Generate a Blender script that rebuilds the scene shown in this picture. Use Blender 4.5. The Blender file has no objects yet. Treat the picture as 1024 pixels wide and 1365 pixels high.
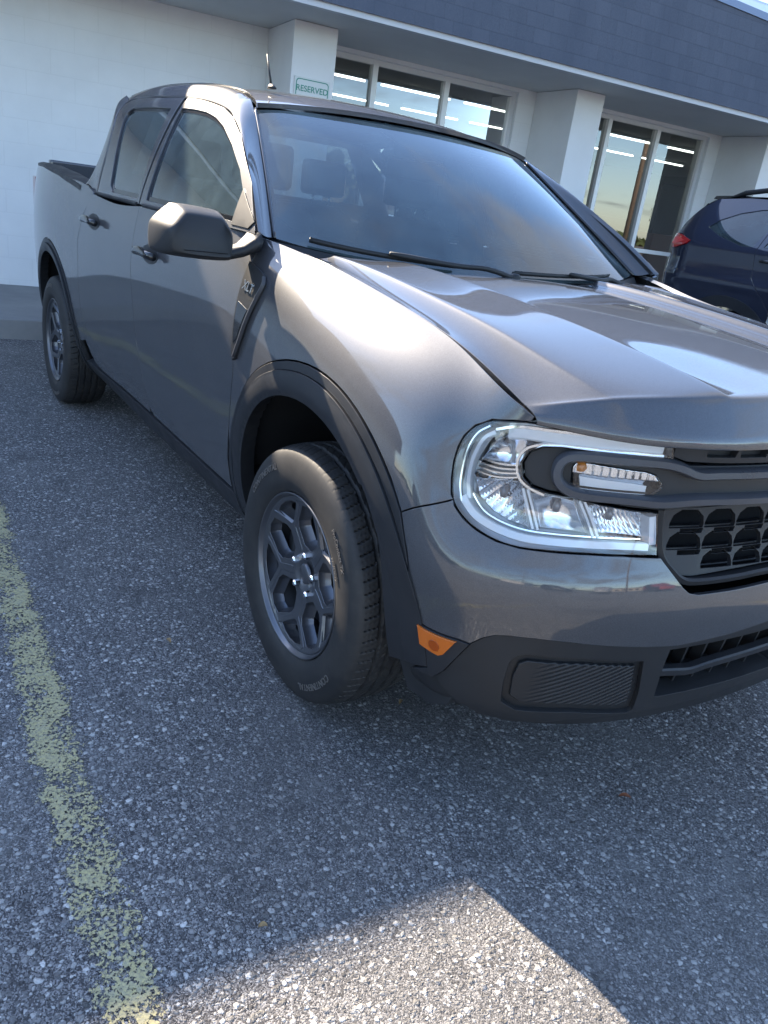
import bpy, bmesh, math, random
import numpy as np
from mathutils import Matrix, Vector
from mathutils.geometry import delaunay_2d_cdt

sc = bpy.context.scene
# ================= camera =================
cd = bpy.data.cameras.new('camera'); cam = bpy.data.objects.new('camera', cd); sc.collection.objects.link(cam)
cd.sensor_fit = 'VERTICAL'; cd.sensor_height = 36.0; cd.lens = 1032.155/1365.0*36.0
cd.clip_start = .05; cd.clip_end = 3000
_r = (0.533, 0.836, 0.131); _u = (-0.377, 0.096, 0.921); _b = (0.757, -0.540, 0.367)
_r = Vector(_r).normalized(); _b = Vector(_b); _b = (_b-_r*_b.dot(_r)).normalized(); _u = _b.cross(_r)
m = Matrix((( _r.x, _u.x, _b.x, 1.681), (_r.y, _u.y, _b.y, -1.8164), (_r.z, _u.z, _b.z, 1.3313), (0, 0, 0, 1)))
cam.matrix_world = m; sc.camera = cam
sc.render.resolution_x = 768; sc.render.resolution_y = 1024

# ================= light =================
SUN_DIR = Vector((-1.547, -.265, 1.0)).normalized()          # towards the sun, behind the shop
w = bpy.data.worlds.new('World'); sc.world = w; w.use_nodes = True
nt = w.node_tree; nt.nodes.clear()
sky = nt.nodes.new('ShaderNodeTexSky'); sky.sky_type = 'NISHITA'; sky.sun_disc = False
el = math.asin(SUN_DIR.z); sky.sun_elevation = el
sky.sun_rotation = math.atan2(SUN_DIR.x, SUN_DIR.y)
sky.air_density = 1.0; sky.dust_density = .8; sky.ozone_density = 3.0; sky.altitude = 600
bg = nt.nodes.new('ShaderNodeBackground'); bg.inputs[1].default_value = .15
wo = nt.nodes.new('ShaderNodeOutputWorld')
# broken thin cloud over the blue
tc = nt.nodes.new('ShaderNodeTexCoord'); sx = nt.nodes.new('ShaderNodeSeparateXYZ'); nt.links.new(tc.outputs['Generated'], sx.inputs[0])
zz = nt.nodes.new('ShaderNodeMath'); zz.operation = 'MAXIMUM'; nt.links.new(sx.outputs[2], zz.inputs[0]); zz.inputs[1].default_value = 0
za = nt.nodes.new('ShaderNodeMath'); za.operation = 'ADD'; nt.links.new(zz.outputs[0], za.inputs[0]); za.inputs[1].default_value = .12
vd = nt.nodes.new('ShaderNodeVectorMath'); vd.operation = 'DIVIDE'; cbz = nt.nodes.new('ShaderNodeCombineXYZ')
for k in range(3): nt.links.new(za.outputs[0], cbz.inputs[k])
nt.links.new(tc.outputs['Generated'], vd.inputs[0]); nt.links.new(cbz.outputs[0], vd.inputs[1])
cn = nt.nodes.new('ShaderNodeTexNoise'); cn.inputs['Scale'].default_value = .9; cn.inputs['Detail'].default_value = 8; cn.inputs['Roughness'].default_value = .58; cn.inputs['Distortion'].default_value = .4; nt.links.new(vd.outputs[0], cn.inputs['Vector'])
cm = nt.nodes.new('ShaderNodeMapRange'); cm.interpolation_type = 'SMOOTHSTEP'; nt.links.new(cn.outputs[0], cm.inputs[0])
for k, v_ in enumerate((.47, .66, 0, .80)): cm.inputs[k+1].default_value = v_
mxw = nt.nodes.new('ShaderNodeMix'); mxw.data_type = 'RGBA'; nt.links.new(cm.outputs[0], mxw.inputs[0]); nt.links.new(sky.outputs[0], mxw.inputs[6]); mxw.inputs[7].default_value = (1.75, 1.80, 1.95, 1)
nt.links.new(mxw.outputs[2], bg.inputs[0]); nt.links.new(bg.outputs[0], wo.inputs[0])
ld = bpy.data.lights.new('sun', 'SUN'); ld.energy = 5.0; ld.angle = math.radians(.55); ld.color = (1, .85, .66)
lo = bpy.data.objects.new('sun', ld); sc.collection.objects.link(lo)
lo.rotation_euler = SUN_DIR.to_track_quat('Z', 'Y').to_euler(); lo.location = SUN_DIR*40
sc.view_settings.view_transform = 'Standard'; sc.view_settings.look = 'None'
sc.view_settings.exposure = 1.92; sc.view_settings.gamma = 1.0

random.seed(4); rng = np.random.default_rng(4)
COL = sc.collection
# ================= materials =================
def mat(name, col=(.5,.5,.5), rough=.5, metal=0., coat=0., spec=.5, **k):
    m = bpy.data.materials.new(name); m.use_nodes = True; b = m.node_tree.nodes['Principled BSDF']
    b.inputs['Base Color'].default_value = (*col, 1); b.inputs['Roughness'].default_value = rough
    b.inputs['Metallic'].default_value = metal; b.inputs['Coat Weight'].default_value = coat
    b.inputs['Coat Roughness'].default_value = k.get('coat_rough', .03); b.inputs['Specular IOR Level'].default_value = spec
    if 'emit' in k:
        b.inputs['Emission Color'].default_value = (*k['emit'], 1); b.inputs['Emission Strength'].default_value = k.get('es', 1)
    return m
def N(m, t, **props):
    n = m.node_tree.nodes.new(t)
    for k, v in props.items(): setattr(n, k, v)
    return n
def Lk(m, a, b): m.node_tree.links.new(a, b)
def coords(m, scale=(1,1,1), out='Object'):
    t = N(m, 'ShaderNodeTexCoord'); mp = N(m, 'ShaderNodeMapping'); mp.inputs['Scale'].default_value = scale
    Lk(m, t.outputs[out], mp.inputs[0]); return mp.outputs[0]
def noise(m, vec, scale, detail=3, rough=.5):
    n = N(m, 'ShaderNodeTexNoise'); n.inputs['Scale'].default_value = scale; n.inputs['Detail'].default_value = detail
    n.inputs['Roughness'].default_value = rough; Lk(m, vec, n.inputs['Vector']); return n
def ramp(m, fac, stops):
    r = N(m, 'ShaderNodeValToRGB'); e = r.color_ramp.elements
    while len(e) < len(stops): e.new(.5)
    for i, (p, c) in enumerate(stops):
        e[i].position = p; e[i].color = (*c, 1) if len(c) == 3 else c
    Lk(m, fac, r.inputs[0]); return r.outputs[0]
def mix(m, fac, a, b, mode='MIX'):
    n = N(m, 'ShaderNodeMix', data_type='RGBA', blend_type=mode)
    if isinstance(fac, float): n.inputs[0].default_value = fac
    else: Lk(m, fac, n.inputs[0])
    for s, v in ((6, a), (7, b)):
        if isinstance(v, tuple): n.inputs[s].default_value = (*v, 1)
        else: Lk(m, v, n.inputs[s])
    return n.outputs[2]
def bump(m, h, strength=.3, dist=.002, chain=None):
    b = N(m, 'ShaderNodeBump'); b.inputs['Strength'].default_value = strength; b.inputs['Distance'].default_value = dist
    Lk(m, h, b.inputs['Height'])
    if chain is not None: Lk(m, chain, b.inputs['Normal'])
    return b.outputs[0]
def P(m): return m.node_tree.nodes['Principled BSDF']
def mapr(m, v, a, b, c, d):
    n = N(m, 'ShaderNodeMapRange'); Lk(m, v, n.inputs[0])
    for i, x in enumerate((a, b, c, d)): n.inputs[i+1].default_value = x
    return n.outputs[0]

def car_paint(name, col, flake=.35, dust=.25):
    m = mat(name, col, .50, .38, 1.0, spec=.3); v = coords(m); P(m).inputs['Coat IOR'].default_value = 1.65
    fl = N(m, 'ShaderNodeTexVoronoi'); fl.inputs['Scale'].default_value = 1400; Lk(m, v, fl.inputs[0])
    c = mix(m, mapr(m, fl.outputs['Color'], .0, 1., 0., 1.), tuple(x*(1-flake) for x in col), tuple(min(1, x*(1+flake*1.6)) for x in col))
    n = noise(m, v, 3.5, 6, .65); n2 = noise(m, v, 60, 4, .7)
    d = mapr(m, n.outputs[0], .42, .75, 0., dust); 
    mu = N(m, 'ShaderNodeMath', operation='MULTIPLY'); Lk(m, d, mu.inputs[0]); Lk(m, mapr(m, n2.outputs[0], .35, .7, .2, 1.), mu.inputs[1])
    Lk(m, mix(m, mu.outputs[0], c, (.16, .155, .15)), P(m).inputs['Base Color'])
    Lk(m, mapr(m, mu.outputs[0], 0, .25, .025, .22), P(m).inputs['Coat Roughness'])
    return m
def plastic(name, col, rough=.45, grain=900, bs=.15):
    m = mat(name, col, rough, spec=.32); v = coords(m); n = noise(m, v, grain, 2); n2 = noise(m, v, 9, 5, .6)
    Lk(m, mix(m, mapr(m, n2.outputs[0], .35, .75, 0, .45), col, tuple(x*1.4+.004 for x in col)), P(m).inputs['Base Color'])
    Lk(m, mapr(m, n2.outputs[0], .3, .7, rough-.08, rough+.12), P(m).inputs['Roughness'])
    Lk(m, bump(m, n.outputs[0], bs, .0006), P(m).inputs['Normal']); return m
def glass(name, tint=(.5,.55,.55), refl=1.0, ior=1.5, rough=0.0, film=0.0):
    m = bpy.data.materials.new(name); m.use_nodes = True; nt = m.node_tree; nt.nodes.clear()
    o = N(m, 'ShaderNodeOutputMaterial'); t = N(m, 'ShaderNodeBsdfTransparent'); t.inputs[0].default_value = (*tint, 1)
    g = N(m, 'ShaderNodeBsdfGlossy'); g.inputs['Roughness'].default_value = rough; g.inputs[0].default_value = (refl, refl, refl, 1)
    f = N(m, 'ShaderNodeFresnel'); f.inputs[0].default_value = ior; mx = N(m, 'ShaderNodeMixShader')
    mm = N(m, 'ShaderNodeMath', operation='MINIMUM'); mm.inputs[1].default_value = .95
    sc_ = N(m, 'ShaderNodeMath', operation='MULTIPLY'); sc_.inputs[1].default_value = 1.6
    Lk(m, f.outputs[0], sc_.inputs[0]); Lk(m, sc_.outputs[0], mm.inputs[0])
    Lk(m, mm.outputs[0], mx.inputs[0]); Lk(m, t.outputs[0], mx.inputs[1]); Lk(m, g.outputs[0], mx.inputs[2])
    last = mx.outputs[0]
    if film > 0:
        d = N(m, 'ShaderNodeBsdfDiffuse'); d.inputs[0].default_value = (.40, .58, .64, 1)  # dust film, its teal colour also standing in for sky reflection
        m2 = N(m, 'ShaderNodeMixShader'); v = coords(m); n = noise(m, v, 5, 5, .6)
        Lk(m, mapr(m, n.outputs[0], .3, .75, film*.3, film), m2.inputs[0]); Lk(m, last, m2.inputs[1]); Lk(m, d.outputs[0], m2.inputs[2]); last = m2.outputs[0]
    Lk(m, last, o.inputs[0]); return m

M = {}
M['paint'] = car_paint('grey_metallic_paint', (.060, .062, .069), dust=.18)
M['navy'] = car_paint('navy_paint', (.007, .011, .030), .5, .04)
M['black'] = plastic('black_grained_plastic', (.021, .022, .024), .46)
M['trim'] = plastic('dark_grey_plastic', (.022, .023, .026), .40, 700, .08)
M['satin'] = plastic('satin_grille_bar', (.060, .062, .070), .32, 500, .03)
M['dark'] = mat('dark_cavity', (.008, .008, .009), .8, spec=.1)
M['liner'] = plastic('felt_liner', (.012, .012, .013), .9, 300, .5)
M['gloss'] = mat('gloss_black', (.01, .01, .011), .12, coat=.5)
M['chrome'] = mat('chrome', (.86, .88, .90), .10, 1.0)
M['lampchrome'] = mat('lamp_chrome', (.86, .88, .91), .14, 1.0)
M['lampgrey'] = mat('lamp_satin', (.50, .52, .55), .35, .6)
M['pipe'] = mat('light_guide', (.94, .95, .97), .10, 0, 1.0)
M['amber'] = mat('amber_lens', (.55, .13, .01), .15, 0, 1.0)
M['amberbulb'] = mat('amber_bulb', (.7, .25, .05), .2, 0, .6)
M['lens'] = glass('clear_lens', (.93, .95, .97))
M['ws'] = glass('windshield_glass', (.60, .70, .73), ior=1.62, film=.13)
M['tint'] = glass('tinted_side_glass', (.22, .25, .25), film=.13)
M['shopglass'] = glass('shop_window_glass', (.42, .50, .53), ior=1.75)
M['seat'] = plastic('seat_fabric', (.035, .037, .042), .85, 400, .5)
M['dash'] = plastic('dash_plastic', (.025, .026, .03), .6)
M['frit'] = mat('black_glass_border', (.006, .006, .007), .12, coat=.3)
M['rubber'] = mat('tyre_rubber', (.020, .020, .021), .62)
_v = coords(M['rubber']); _n = noise(M['rubber'], _v, 14, 6, .7)
Lk(M['rubber'], mix(M['rubber'], mapr(M['rubber'], _n.outputs[0], .4, .75, 0, .6), (.018, .018, .019), (.05, .046, .041)), P(M['rubber']).inputs['Base Color'])
Lk(M['rubber'], bump(M['rubber'], noise(M['rubber'], _v, 500, 2).outputs[0], .2, .0005), P(M['rubber']).inputs['Normal'])
M['rim'] = mat('dark_alloy', (.135, .14, .155), .40, .8, .4)
M['steel'] = mat('brake_steel', (.30, .30, .31), .35, 1.0)
M['letter'] = mat('badge_silver', (.5, .52, .55), .25, .9)
M['sky_letter'] = mat('raised_rubber', (.12, .11, .10), .55)

# ================= object helpers =================
def tag(o, label=None, cat=None, group=None, kind=None):
    if label: o['label'] = label
    if cat: o['category'] = cat
    if group: o['group'] = group
    if kind: o['kind'] = kind
    return o
def thing(name, label, cat, loc=(0,0,0), rz=0, group=None):
    o = bpy.data.objects.new(name, None); COL.objects.link(o); o.location = loc; o.rotation_euler = (0, 0, rz)
    o.empty_display_size = .1
    return tag(o, label, cat, group)
def obj(name, V, F, m, parent=None, smooth=True, normals=None, mats=None, midx=None):
    me = bpy.data.meshes.new(name); me.from_pydata([tuple(map(float, v)) for v in V], [], [tuple(int(i) for i in f) for f in F])
    for x in (mats or [m]): me.materials.append(x)
    me.update()
    if smooth: me.polygons.foreach_set('use_smooth', [True]*len(me.polygons))
    if midx is not None: me.polygons.foreach_set('material_index', [int(i) for i in midx])
    if normals is not None: me.normals_split_custom_set_from_vertices([tuple(map(float, n)) for n in normals])
    o = bpy.data.objects.new(name, me); COL.objects.link(o)
    if parent is not None: o.parent = parent
    return o
class MB:
    """collects shapes into ONE mesh object"""
    def __init__(s): s.V = []; s.F = []; s.S = []
    def add(s, V, F, smooth=False):
        k = len(s.V); s.V += [tuple(v) for v in V]; s.F += [tuple(i+k for i in f) for f in F]; s.S += [smooth]*len(F); return s
    def box(s, a, b, bev=0.0):
        (x0,y0,z0),(x1,y1,z1) = a, b
        if bev <= 0:
            V = [(x,y,z) for z in (z0,z1) for y in (y0,y1) for x in (x0,x1)]
            return s.add(V, [(0,2,3,1),(4,5,7,6),(0,1,5,4),(2,6,7,3),(0,4,6,2),(1,3,7,5)])
        bm = bmesh.new(); bmesh.ops.create_cube(bm, size=1)
        for v in bm.verts: v.co = Vector(((x0+x1)/2+v.co.x*(x1-x0), (y0+y1)/2+v.co.y*(y1-y0), (z0+z1)/2+v.co.z*(z1-z0)))
        bmesh.ops.bevel(bm, geom=bm.edges[:], offset=bev, segments=3, profile=.7, affect='EDGES')
        bm.verts.ensure_lookup_table(); V = [tuple(v.co) for v in bm.verts]; F = [tuple(v.index for v in f.verts) for f in bm.faces]
        bm.free(); return s.add(V, F, True)
    def tube(s, pts, r, n=8, caps=True, smooth=True):
        pts = [np.array(p, float) for p in pts]; K = len(pts); rr = r if hasattr(r, '__len__') else [r]*K
        T = [pts[min(i+1,K-1)]-pts[max(i-1,0)] for i in range(K)]; T = [t/np.linalg.norm(t) for t in T]
        a = np.array([0,0,1.]) if abs(T[0][2]) < .9 else np.array([1.,0,0]); V = []
        for i in range(K):
            a = a-T[i]*a.dot(T[i]); a /= np.linalg.norm(a); b = np.cross(T[i], a)
            for k in range(n):
                t = 2*math.pi*k/n; V.append(pts[i]+rr[i]*(a*math.cos(t)+b*math.sin(t)))
        F = [(i*n+k, i*n+(k+1)%n, (i+1)*n+(k+1)%n, (i+1)*n+k) for i in range(K-1) for k in range(n)]
        if caps: F += [tuple(range(n))[::-1], tuple((K-1)*n+k for k in range(n))]
        return s.add(V, F, smooth)
    def loft(s, rings, closed=True, caps=True, smooth=True):
        n = len(rings[0]); V = [p for r in rings for p in r]; K = len(rings); q = n if closed else n-1
        F = [(i*n+k, i*n+(k+1)%n, (i+1)*n+(k+1)%n, (i+1)*n+k) for i in range(K-1) for k in range(q)]
        if caps: F += [tuple(range(n))[::-1], tuple((K-1)*n+k for k in range(n))]
        return s.add(V, F, smooth)
    def lathe(s, prof, n=48, axis='y', c=(0,0,0), smooth=True, close=False):
        rings = []
        for k in range(n):
            t = 2*math.pi*k/n; rings.append([((c[0]+r*math.cos(t)), c[1]+h, c[2]+r*math.sin(t)) if axis=='y' else (c[0]+r*math.cos(t), c[1]+r*math.sin(t), c[2]+h) for r, h in prof])
        V = [p for r in rings for p in r]; q = len(prof)
        F = [(k*q+i, ((k+1)%n)*q+i, ((k+1)%n)*q+i+1, k*q+i+1) for k in range(n) for i in range(q-1)]
        return s.add(V, F, smooth)
    def build(s, name, m, parent=None, fix=True):
        o = obj(name, s.V, s.F, m, parent, smooth=False)
        o.data.polygons.foreach_set('use_smooth', s.S)
        if fix:
            bm = bmesh.new(); bm.from_mesh(o.data); bmesh.ops.recalc_face_normals(bm, faces=bm.faces[:]); bm.to_mesh(o.data); bm.free()
        return o
def sharp(o, deg=35):
    me = o.data; bm = bmesh.new(); bm.from_mesh(me); a = math.radians(deg)
    for e in bm.edges:
        if len(e.link_faces) == 2 and e.calc_face_angle(0) > a: e.smooth = False
    for f in bm.faces: f.smooth = True
    bm.to_mesh(me); bm.free(); return o
def flip_copy(o, name=None, parent=None):
    """mirror image (y -> -y) of a mesh object as a new object"""
    me = o.data.copy(); n = len(me.vertices)
    co = np.empty(n*3); me.vertices.foreach_get('co', co); co = co.reshape(-1,3)
    nm = np.empty(len(me.loops)*3); me.corner_normals.foreach_get('vector', nm) if len(me.loops) else None; nm = nm.reshape(-1,3)
    lv = np.empty(len(me.loops), int); me.loops.foreach_get('vertex_index', lv)
    polys = [tuple(p.vertices)[::-1] for p in me.polygons]; sm = [p.use_smooth for p in me.polygons]; mi = [p.material_index for p in me.polygons]
    co[:,1] *= -1
    me2 = bpy.data.meshes.new(o.data.name); me2.from_pydata([tuple(v) for v in co], [], polys); me2.update()
    for x in me.materials: me2.materials.append(x)
    me2.polygons.foreach_set('use_smooth', sm); me2.polygons.foreach_set('material_index', mi)
    # split normals, in the reversed loop order
    out = []
    for p in me.polygons:
        for li in reversed(range(p.loop_start, p.loop_start+p.loop_total)): q = nm[li]; out.append((q[0], -q[1], q[2]))
    me2.normals_split_custom_set(out)
    bpy.data.meshes.remove(me)
    c = bpy.data.objects.new(o.name.split('.')[0], me2); COL.objects.link(c); c.parent = parent if parent is not None else o.parent
    for k in o.keys():
        if k in ('label',): c[k] = o[k]
    c.location = (o.location.x, -o.location.y, o.location.z)
    return c
def join_mirror(o):
    """make a half (y<=0) mesh whole"""
    for v in o.data.vertices:
        if abs(v.co.y) < .0045: v.co.y = 0.0
    nrm = [tuple(x.vector) for x in o.data.corner_normals]; o.data.update(); o.data.normals_split_custom_set(nrm)
    c = flip_copy(o); a = o.data; b = c.data
    na = len(a.vertices); V = [tuple(v.co) for v in a.vertices]+[tuple(v.co) for v in b.vertices]
    F = [tuple(p.vertices) for p in a.polygons]+[tuple(i+na for i in p.vertices) for p in b.polygons]
    nn = [tuple(x.vector) for x in a.corner_normals]+[tuple(x.vector) for x in b.corner_normals]
    sm = [p.use_smooth for p in a.polygons]+[p.use_smooth for p in b.polygons]; mats = list(a.materials)
    name = a.name; me = bpy.data.meshes.new(name); me.from_pydata(V, [], F); me.update()
    for x in mats: me.materials.append(x)
    me.polygons.foreach_set('use_smooth', sm); me.normals_split_custom_set(nn)
    o.data = me; bpy.data.objects.remove(c); return o
# ---- tensor cubic B-spline surfaces -------------------------------------------------
def _basis(t, n):
    """clamped-by-reflection uniform cubic B-spline weights for parameter t in [0,n-1]"""
    t = np.clip(np.asarray(t, float), 0, n-1-1e-9); i = np.floor(t).astype(int); f = t-i
    w = np.stack([(1-f)**3/6, (3*f**3-6*f**2+4)/6, (-3*f**3+3*f**2+3*f+1)/6, f**3/6], -1)
    return i, w
def _pad(N):
    a = 2*N[0]-N[1]; b = 2*N[-1]-N[-2]
    return np.concatenate([a[None], N, b[None]], 0)
class Surf:
    def __init__(s, net, sign=1.):
        s.sign = sign
        net = np.asarray(net, float); s.nu, s.nv = net.shape[:2]
        p = _pad(net); p = np.swapaxes(_pad(np.swapaxes(p, 0, 1)), 0, 1); s.p = p
    def __call__(s, u, v):
        u = np.atleast_1d(u); v = np.atleast_1d(v)
        i, wu = _basis(u, s.nu); j, wv = _basis(v, s.nv); out = 0
        for a in range(4):
            for b in range(4):
                out = out + s.p[i+a, j+b]*(wu[..., a]*wv[..., b])[..., None]
        return out
    def normal(s, u, v):
        h = .02; u = np.atleast_1d(u).astype(float); v = np.atleast_1d(v).astype(float)
        du = s(np.minimum(u+h, s.nu-1), v)-s(np.maximum(u-h, 0), v); dv = s(u, np.minimum(v+h, s.nv-1))-s(u, np.maximum(v-h, 0))
        n = np.cross(du, dv)*s.sign; return n/np.maximum(np.linalg.norm(n, axis=-1, keepdims=True), 1e-9)

# ---- lower body (passenger side, y<0) ------------------------------------------------
DOOR = [(.74,.235),(.80,.30),(.845,.42),(.872,.55),(.888,.68),(.898,.80),(.905,.90),(.907,.98),(.902,1.05),(.893,1.11),(.883,1.16),(.872,1.205)]
def door(x, w=0, ztop=0): return [(x, -(a+w), z+ztop*max(0,(z-.9)/.305)) for a, z in DOOR]
BED = [(.76,.27),(.83,.33),(.875,.44),(.895,.56),(.905,.68),(.91,.80),(.913,.90),(.912,1.0),(.905,1.10),(.895,1.19),(.883,1.26),(.865,1.305)]
def bed(x, w=0): return [(x, -(a+w), z) for a, z in BED]
def fen(x, pts): return [(x if len(p)==2 else p[2], -p[0], p[1]) for p in pts]
def front(x, w, nx, ny, top, extra=0):
    # offsets along plan normal at heights
    OFF = [(-.17,.235),(-.055,.285),(-.03,.36),(-.018,.45),(-.008,.54),(.004,.61),(-.004,.68),(-.028,.74),(-.042,.80),(-.047,.87),(-.052,.93)]
    n = (nx*nx+ny*ny)**.5; nx/=n; ny/=n
    P = []
    for o, z in OFF:
        if z > .7: o = o*(1+extra)
        P.append((x+nx*o, -(w+ny*o), z))
    P.append(top); return P
NET = [
 bed(-4.20,-.15), bed(-4.05,-.10), bed(-3.80,-.045), bed(-3.45,-.008), bed(-3.076,.010), bed(-2.75,.006), bed(-2.45,0),
 [(x,y,z) for (x,y,z) in [(-2.15,-(a*.5+b*.5),(c+d)/2) for (a,c),(b,d) in zip(BED,DOOR)]],
 door(-1.85), door(-1.5), door(-1.15), door(-.85), door(-.6),
 fen(-.40,[(.74,.235),(.80,.30),(.845,.42),(.872,.55),(.89,.68),(.902,.80),(.91,.90),(.908,.98),(.898,1.05),(.880,1.11),(.855,1.16),(.825,1.195)]),
 fen(-.22,[(.76,.235),(.82,.30),(.86,.42),(.885,.55),(.902,.68),(.914,.80),(.916,.89),(.908,.96),(.892,1.03),(.865,1.09),(.82,1.135),(.762,1.165)]),
 fen(0.0,[(.78,.235),(.84,.30),(.88,.42),(.902,.55),(.915,.68),(.922,.79),(.918,.88),(.903,.95),(.880,1.01),(.848,1.065),(.805,1.11),(.756,1.138)]),
 fen(.20,[(.78,.235),(.85,.30),(.89,.42),(.908,.55),(.918,.67),(.921,.77),(.915,.86),(.899,.93),(.874,.99),(.842,1.04),(.802,1.083),(.755,1.112)]),
 fen(.36,[(.76,.235),(.845,.30),(.88,.40),(.902,.51),(.912,.62),(.914,.72),(.906,.81),(.890,.88),(.868,.945),(.838,1.00),(.800,1.048),(.757,1.086)]),
 fen(.47,[(.72,.235,.44),(.825,.29),(.865,.38),(.885,.48),(.896,.58),(.900,.66),(.892,.75),(.876,.82),(.858,.885,.465),(.836,.945,.462),(.803,1.00,.465),(.762,1.050,.47)]),
 front(.575,.870,.42,.9,(.562,-.772,1.022),.35),
 front(.665,.815,.58,.8,(.632,-.752,.992),.3),
 front(.745,.735,.72,.68,(.700,-.700,.985),.2),
 front(.806,.635,.84,.52,(.760,-.612,.985),.1),
 front(.850,.520,.92,.36,(.806,-.505,.985)),
 front(.882,.390,.97,.22,(.840,-.382,.985)),
 front(.903,.240,.99,.12,(.862,-.237,.985)),
 front(.913,.100,1,.05,(.872,-.100,.985)),
 front(.913,-.100,1,-.05,(.872,.100,.985)),
 front(.903,-.240,.99,-.12,(.862,.237,.985)),
]
L = Surf(NET)
UC = 26.5   # u of the centre line
# ---- hood ----------------------------------------------------------------------------
def hood_net():
    # rows rear->front: centre x, side (x,y,z), centre z, crest raise, r1 raise
    rows = [(-.33,(-.395,.750,1.172),1.160),(-.24,(-.33,.752,1.170),1.162),(-.10,(-.18,.754,1.158),1.157),(.08,(.0,.752,1.136),1.147),(.27,(.19,.750,1.110),1.133),(.45,(.355,.752,1.084),1.116),(.61,(.475,.752,1.050),1.098),(.725,(.55,.752,1.024),1.086),(.795,(.59,.750,1.008),1.0785),(.816,(.602,.7495,1.004),1.0755),(.825,(.608,.749,1.002),1.070),(.831,(.613,.749,1.000),1.060),(.845,(.622,.748,.997),1.034),(.860,(.632,.7475,.992),1.008),(.870,(.640,.746,.982),.988),(.866,(.638,.745,.974),.972)]
    Yf = [-.13,0,.13,.26,.34,.385,.405,.414,.420,.426,.445,.52,.60,.635,.648,.654,.66,.685,.72,1.0]
    N = []
    for k,(xc,(xs,ys,zs),zc) in enumerate(rows):
        R = []
        fr = max(0,min(1,(k-6)/8.))      # front-ness
        raise2 = [ .0,0,0,-.004,-.007,-.007,-.002,.008,.0135,.0140,.013,.008,.007,.0075,.0075,.007,.002,-.007,-.011,0]
        for y,r in zip(Yf, raise2):
            if y == 1.0: R.append((xs,-ys,zs)); continue
            yy = y if y < .3 else y*(1-.06*fr)
            # plan curve of the row: x falls off to the side
            t = abs(yy)/ys
            if k < 2: x = xc-(xc-xs)*t**2
            else: x = xc-(xc-xs)*(t**(2.6+1.2*fr)*(.55+.45*t**3))
            kk = 1 if k<7 else max(0,1-(k-6.5)/4.)**1.5
            base = zc+(zs-zc)*(.12*t**2+.88*t**6) if k<10 else zc+(zs-zc)*(.10*t**2+.9*t**8)
            R.append((x,-yy,base+r*kk+ (.002 if 0 else 0)))
        N.append(R)
    return N
H = Surf(hood_net(), -1.)
# ---- cab side (greenhouse) -----------------------------------------------------------
GZ = [(.877,1.19),(.862,1.24),(.838,1.30),(.812,1.36),(.783,1.42),(.750,1.48),(.714,1.54),(.676,1.59),(.640,1.625),(.600,1.65)]
def grow(x, dy=0, dz=0): return [(x, -(a+dy*(z-1.19)/.46), z+dz*(z-1.19)/.46) for a, z in GZ]
G = Surf([grow(-2.75,.05,-.03), grow(-2.45,.05,-.01), grow(-2.15,.04,.005), grow(-1.85,.02,.015), grow(-1.55,.005,.018), grow(-1.25,0,.008), grow(-1.0,0,-.01), grow(-.75,-.005,-.03), grow(-.5,-.01,-.05), grow(-.25,-.02,-.07)])
# ================= panels cut out of a smooth surface =================
class FSurf:
    """any vectorised function (u,v)->(n,3) as a surface"""
    def __init__(s, f, sign=1., h=.002): s.f = f; s.sign = sign; s.h = h
    def __call__(s, u, v): return s.f(np.atleast_1d(u).astype(float), np.atleast_1d(v).astype(float))
    def normal(s, u, v):
        u = np.atleast_1d(u).astype(float); v = np.atleast_1d(v).astype(float); h = s.h
        n = np.cross(s(u+h, v)-s(u-h, v), s(u, v+h)-s(u, v-h))*s.sign
        return n/np.maximum(np.linalg.norm(n, axis=-1, keepdims=True), 1e-12)
def inv(S, pts, ax, ur, vr):
    """surface parameters of points given by two of their coordinates"""
    pts = np.atleast_2d(np.array(pts, float)); U, V = np.meshgrid(np.linspace(*ur, 240), np.linspace(*vr, 120), indexing='ij')
    U = U.ravel(); V = V.ravel(); Q = S(U, V)[:, ax]; k = np.array([((Q-p)**2).sum(1).argmin() for p in pts]); u = U[k]; v = V[k]
    for _ in range(6):
        q = S(u, v)[:, ax]; h = 1e-3; a = (S(u+h, v)[:, ax]-q)/h; b = (S(u, v+h)[:, ax]-q)/h; r = pts-q
        det = a[:,0]*b[:,1]-a[:,1]*b[:,0]; det = np.where(abs(det) < 1e-9, 1e-9, det)
        du = (r[:,0]*b[:,1]-r[:,1]*b[:,0])/det; dv = (a[:,0]*r[:,1]-a[:,1]*r[:,0])/det
        u = np.clip(u+np.clip(du, -.3, .3), ur[0], ur[1]); v = np.clip(v+np.clip(dv, -.4, .4), vr[0], vr[1])
    return [(float(a), float(b)) for a, b in zip(u, v)]
def smooth_poly(pts, n=6, closed=False):
    """Catmull-Rom through 2D/3D points"""
    P_ = [np.array(p, float) for p in pts]; out = []; K = len(P_)
    for i in range(K if closed else K-1):
        p0, p1, p2, p3 = (P_[(i-1)%K] if closed or i else P_[0]), P_[i], P_[(i+1)%K], (P_[(i+2)%K] if closed or i+2 < K else P_[-1])
        for k in range(n):
            t = k/n; out.append(.5*((2*p1)+(-p0+p2)*t+(2*p0-5*p1+4*p2-p3)*t*t+(-p0+3*p1-3*p2+p3)*t**3))
    if not closed: out.append(P_[-1])
    return [tuple(p) for p in out]
def _inside(px, py, poly):
    ins = np.zeros(len(px), bool); n = len(poly); x = poly[:,0]; y = poly[:,1]; j = n-1
    for i in range(n):
        c = ((y[i] > py) != (y[j] > py)); ins ^= c & (px < (x[j]-x[i])*(py-y[i])/((y[j]-y[i]) if y[j] != y[i] else 1e-12)+x[i]); j = i
    return ins
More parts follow.
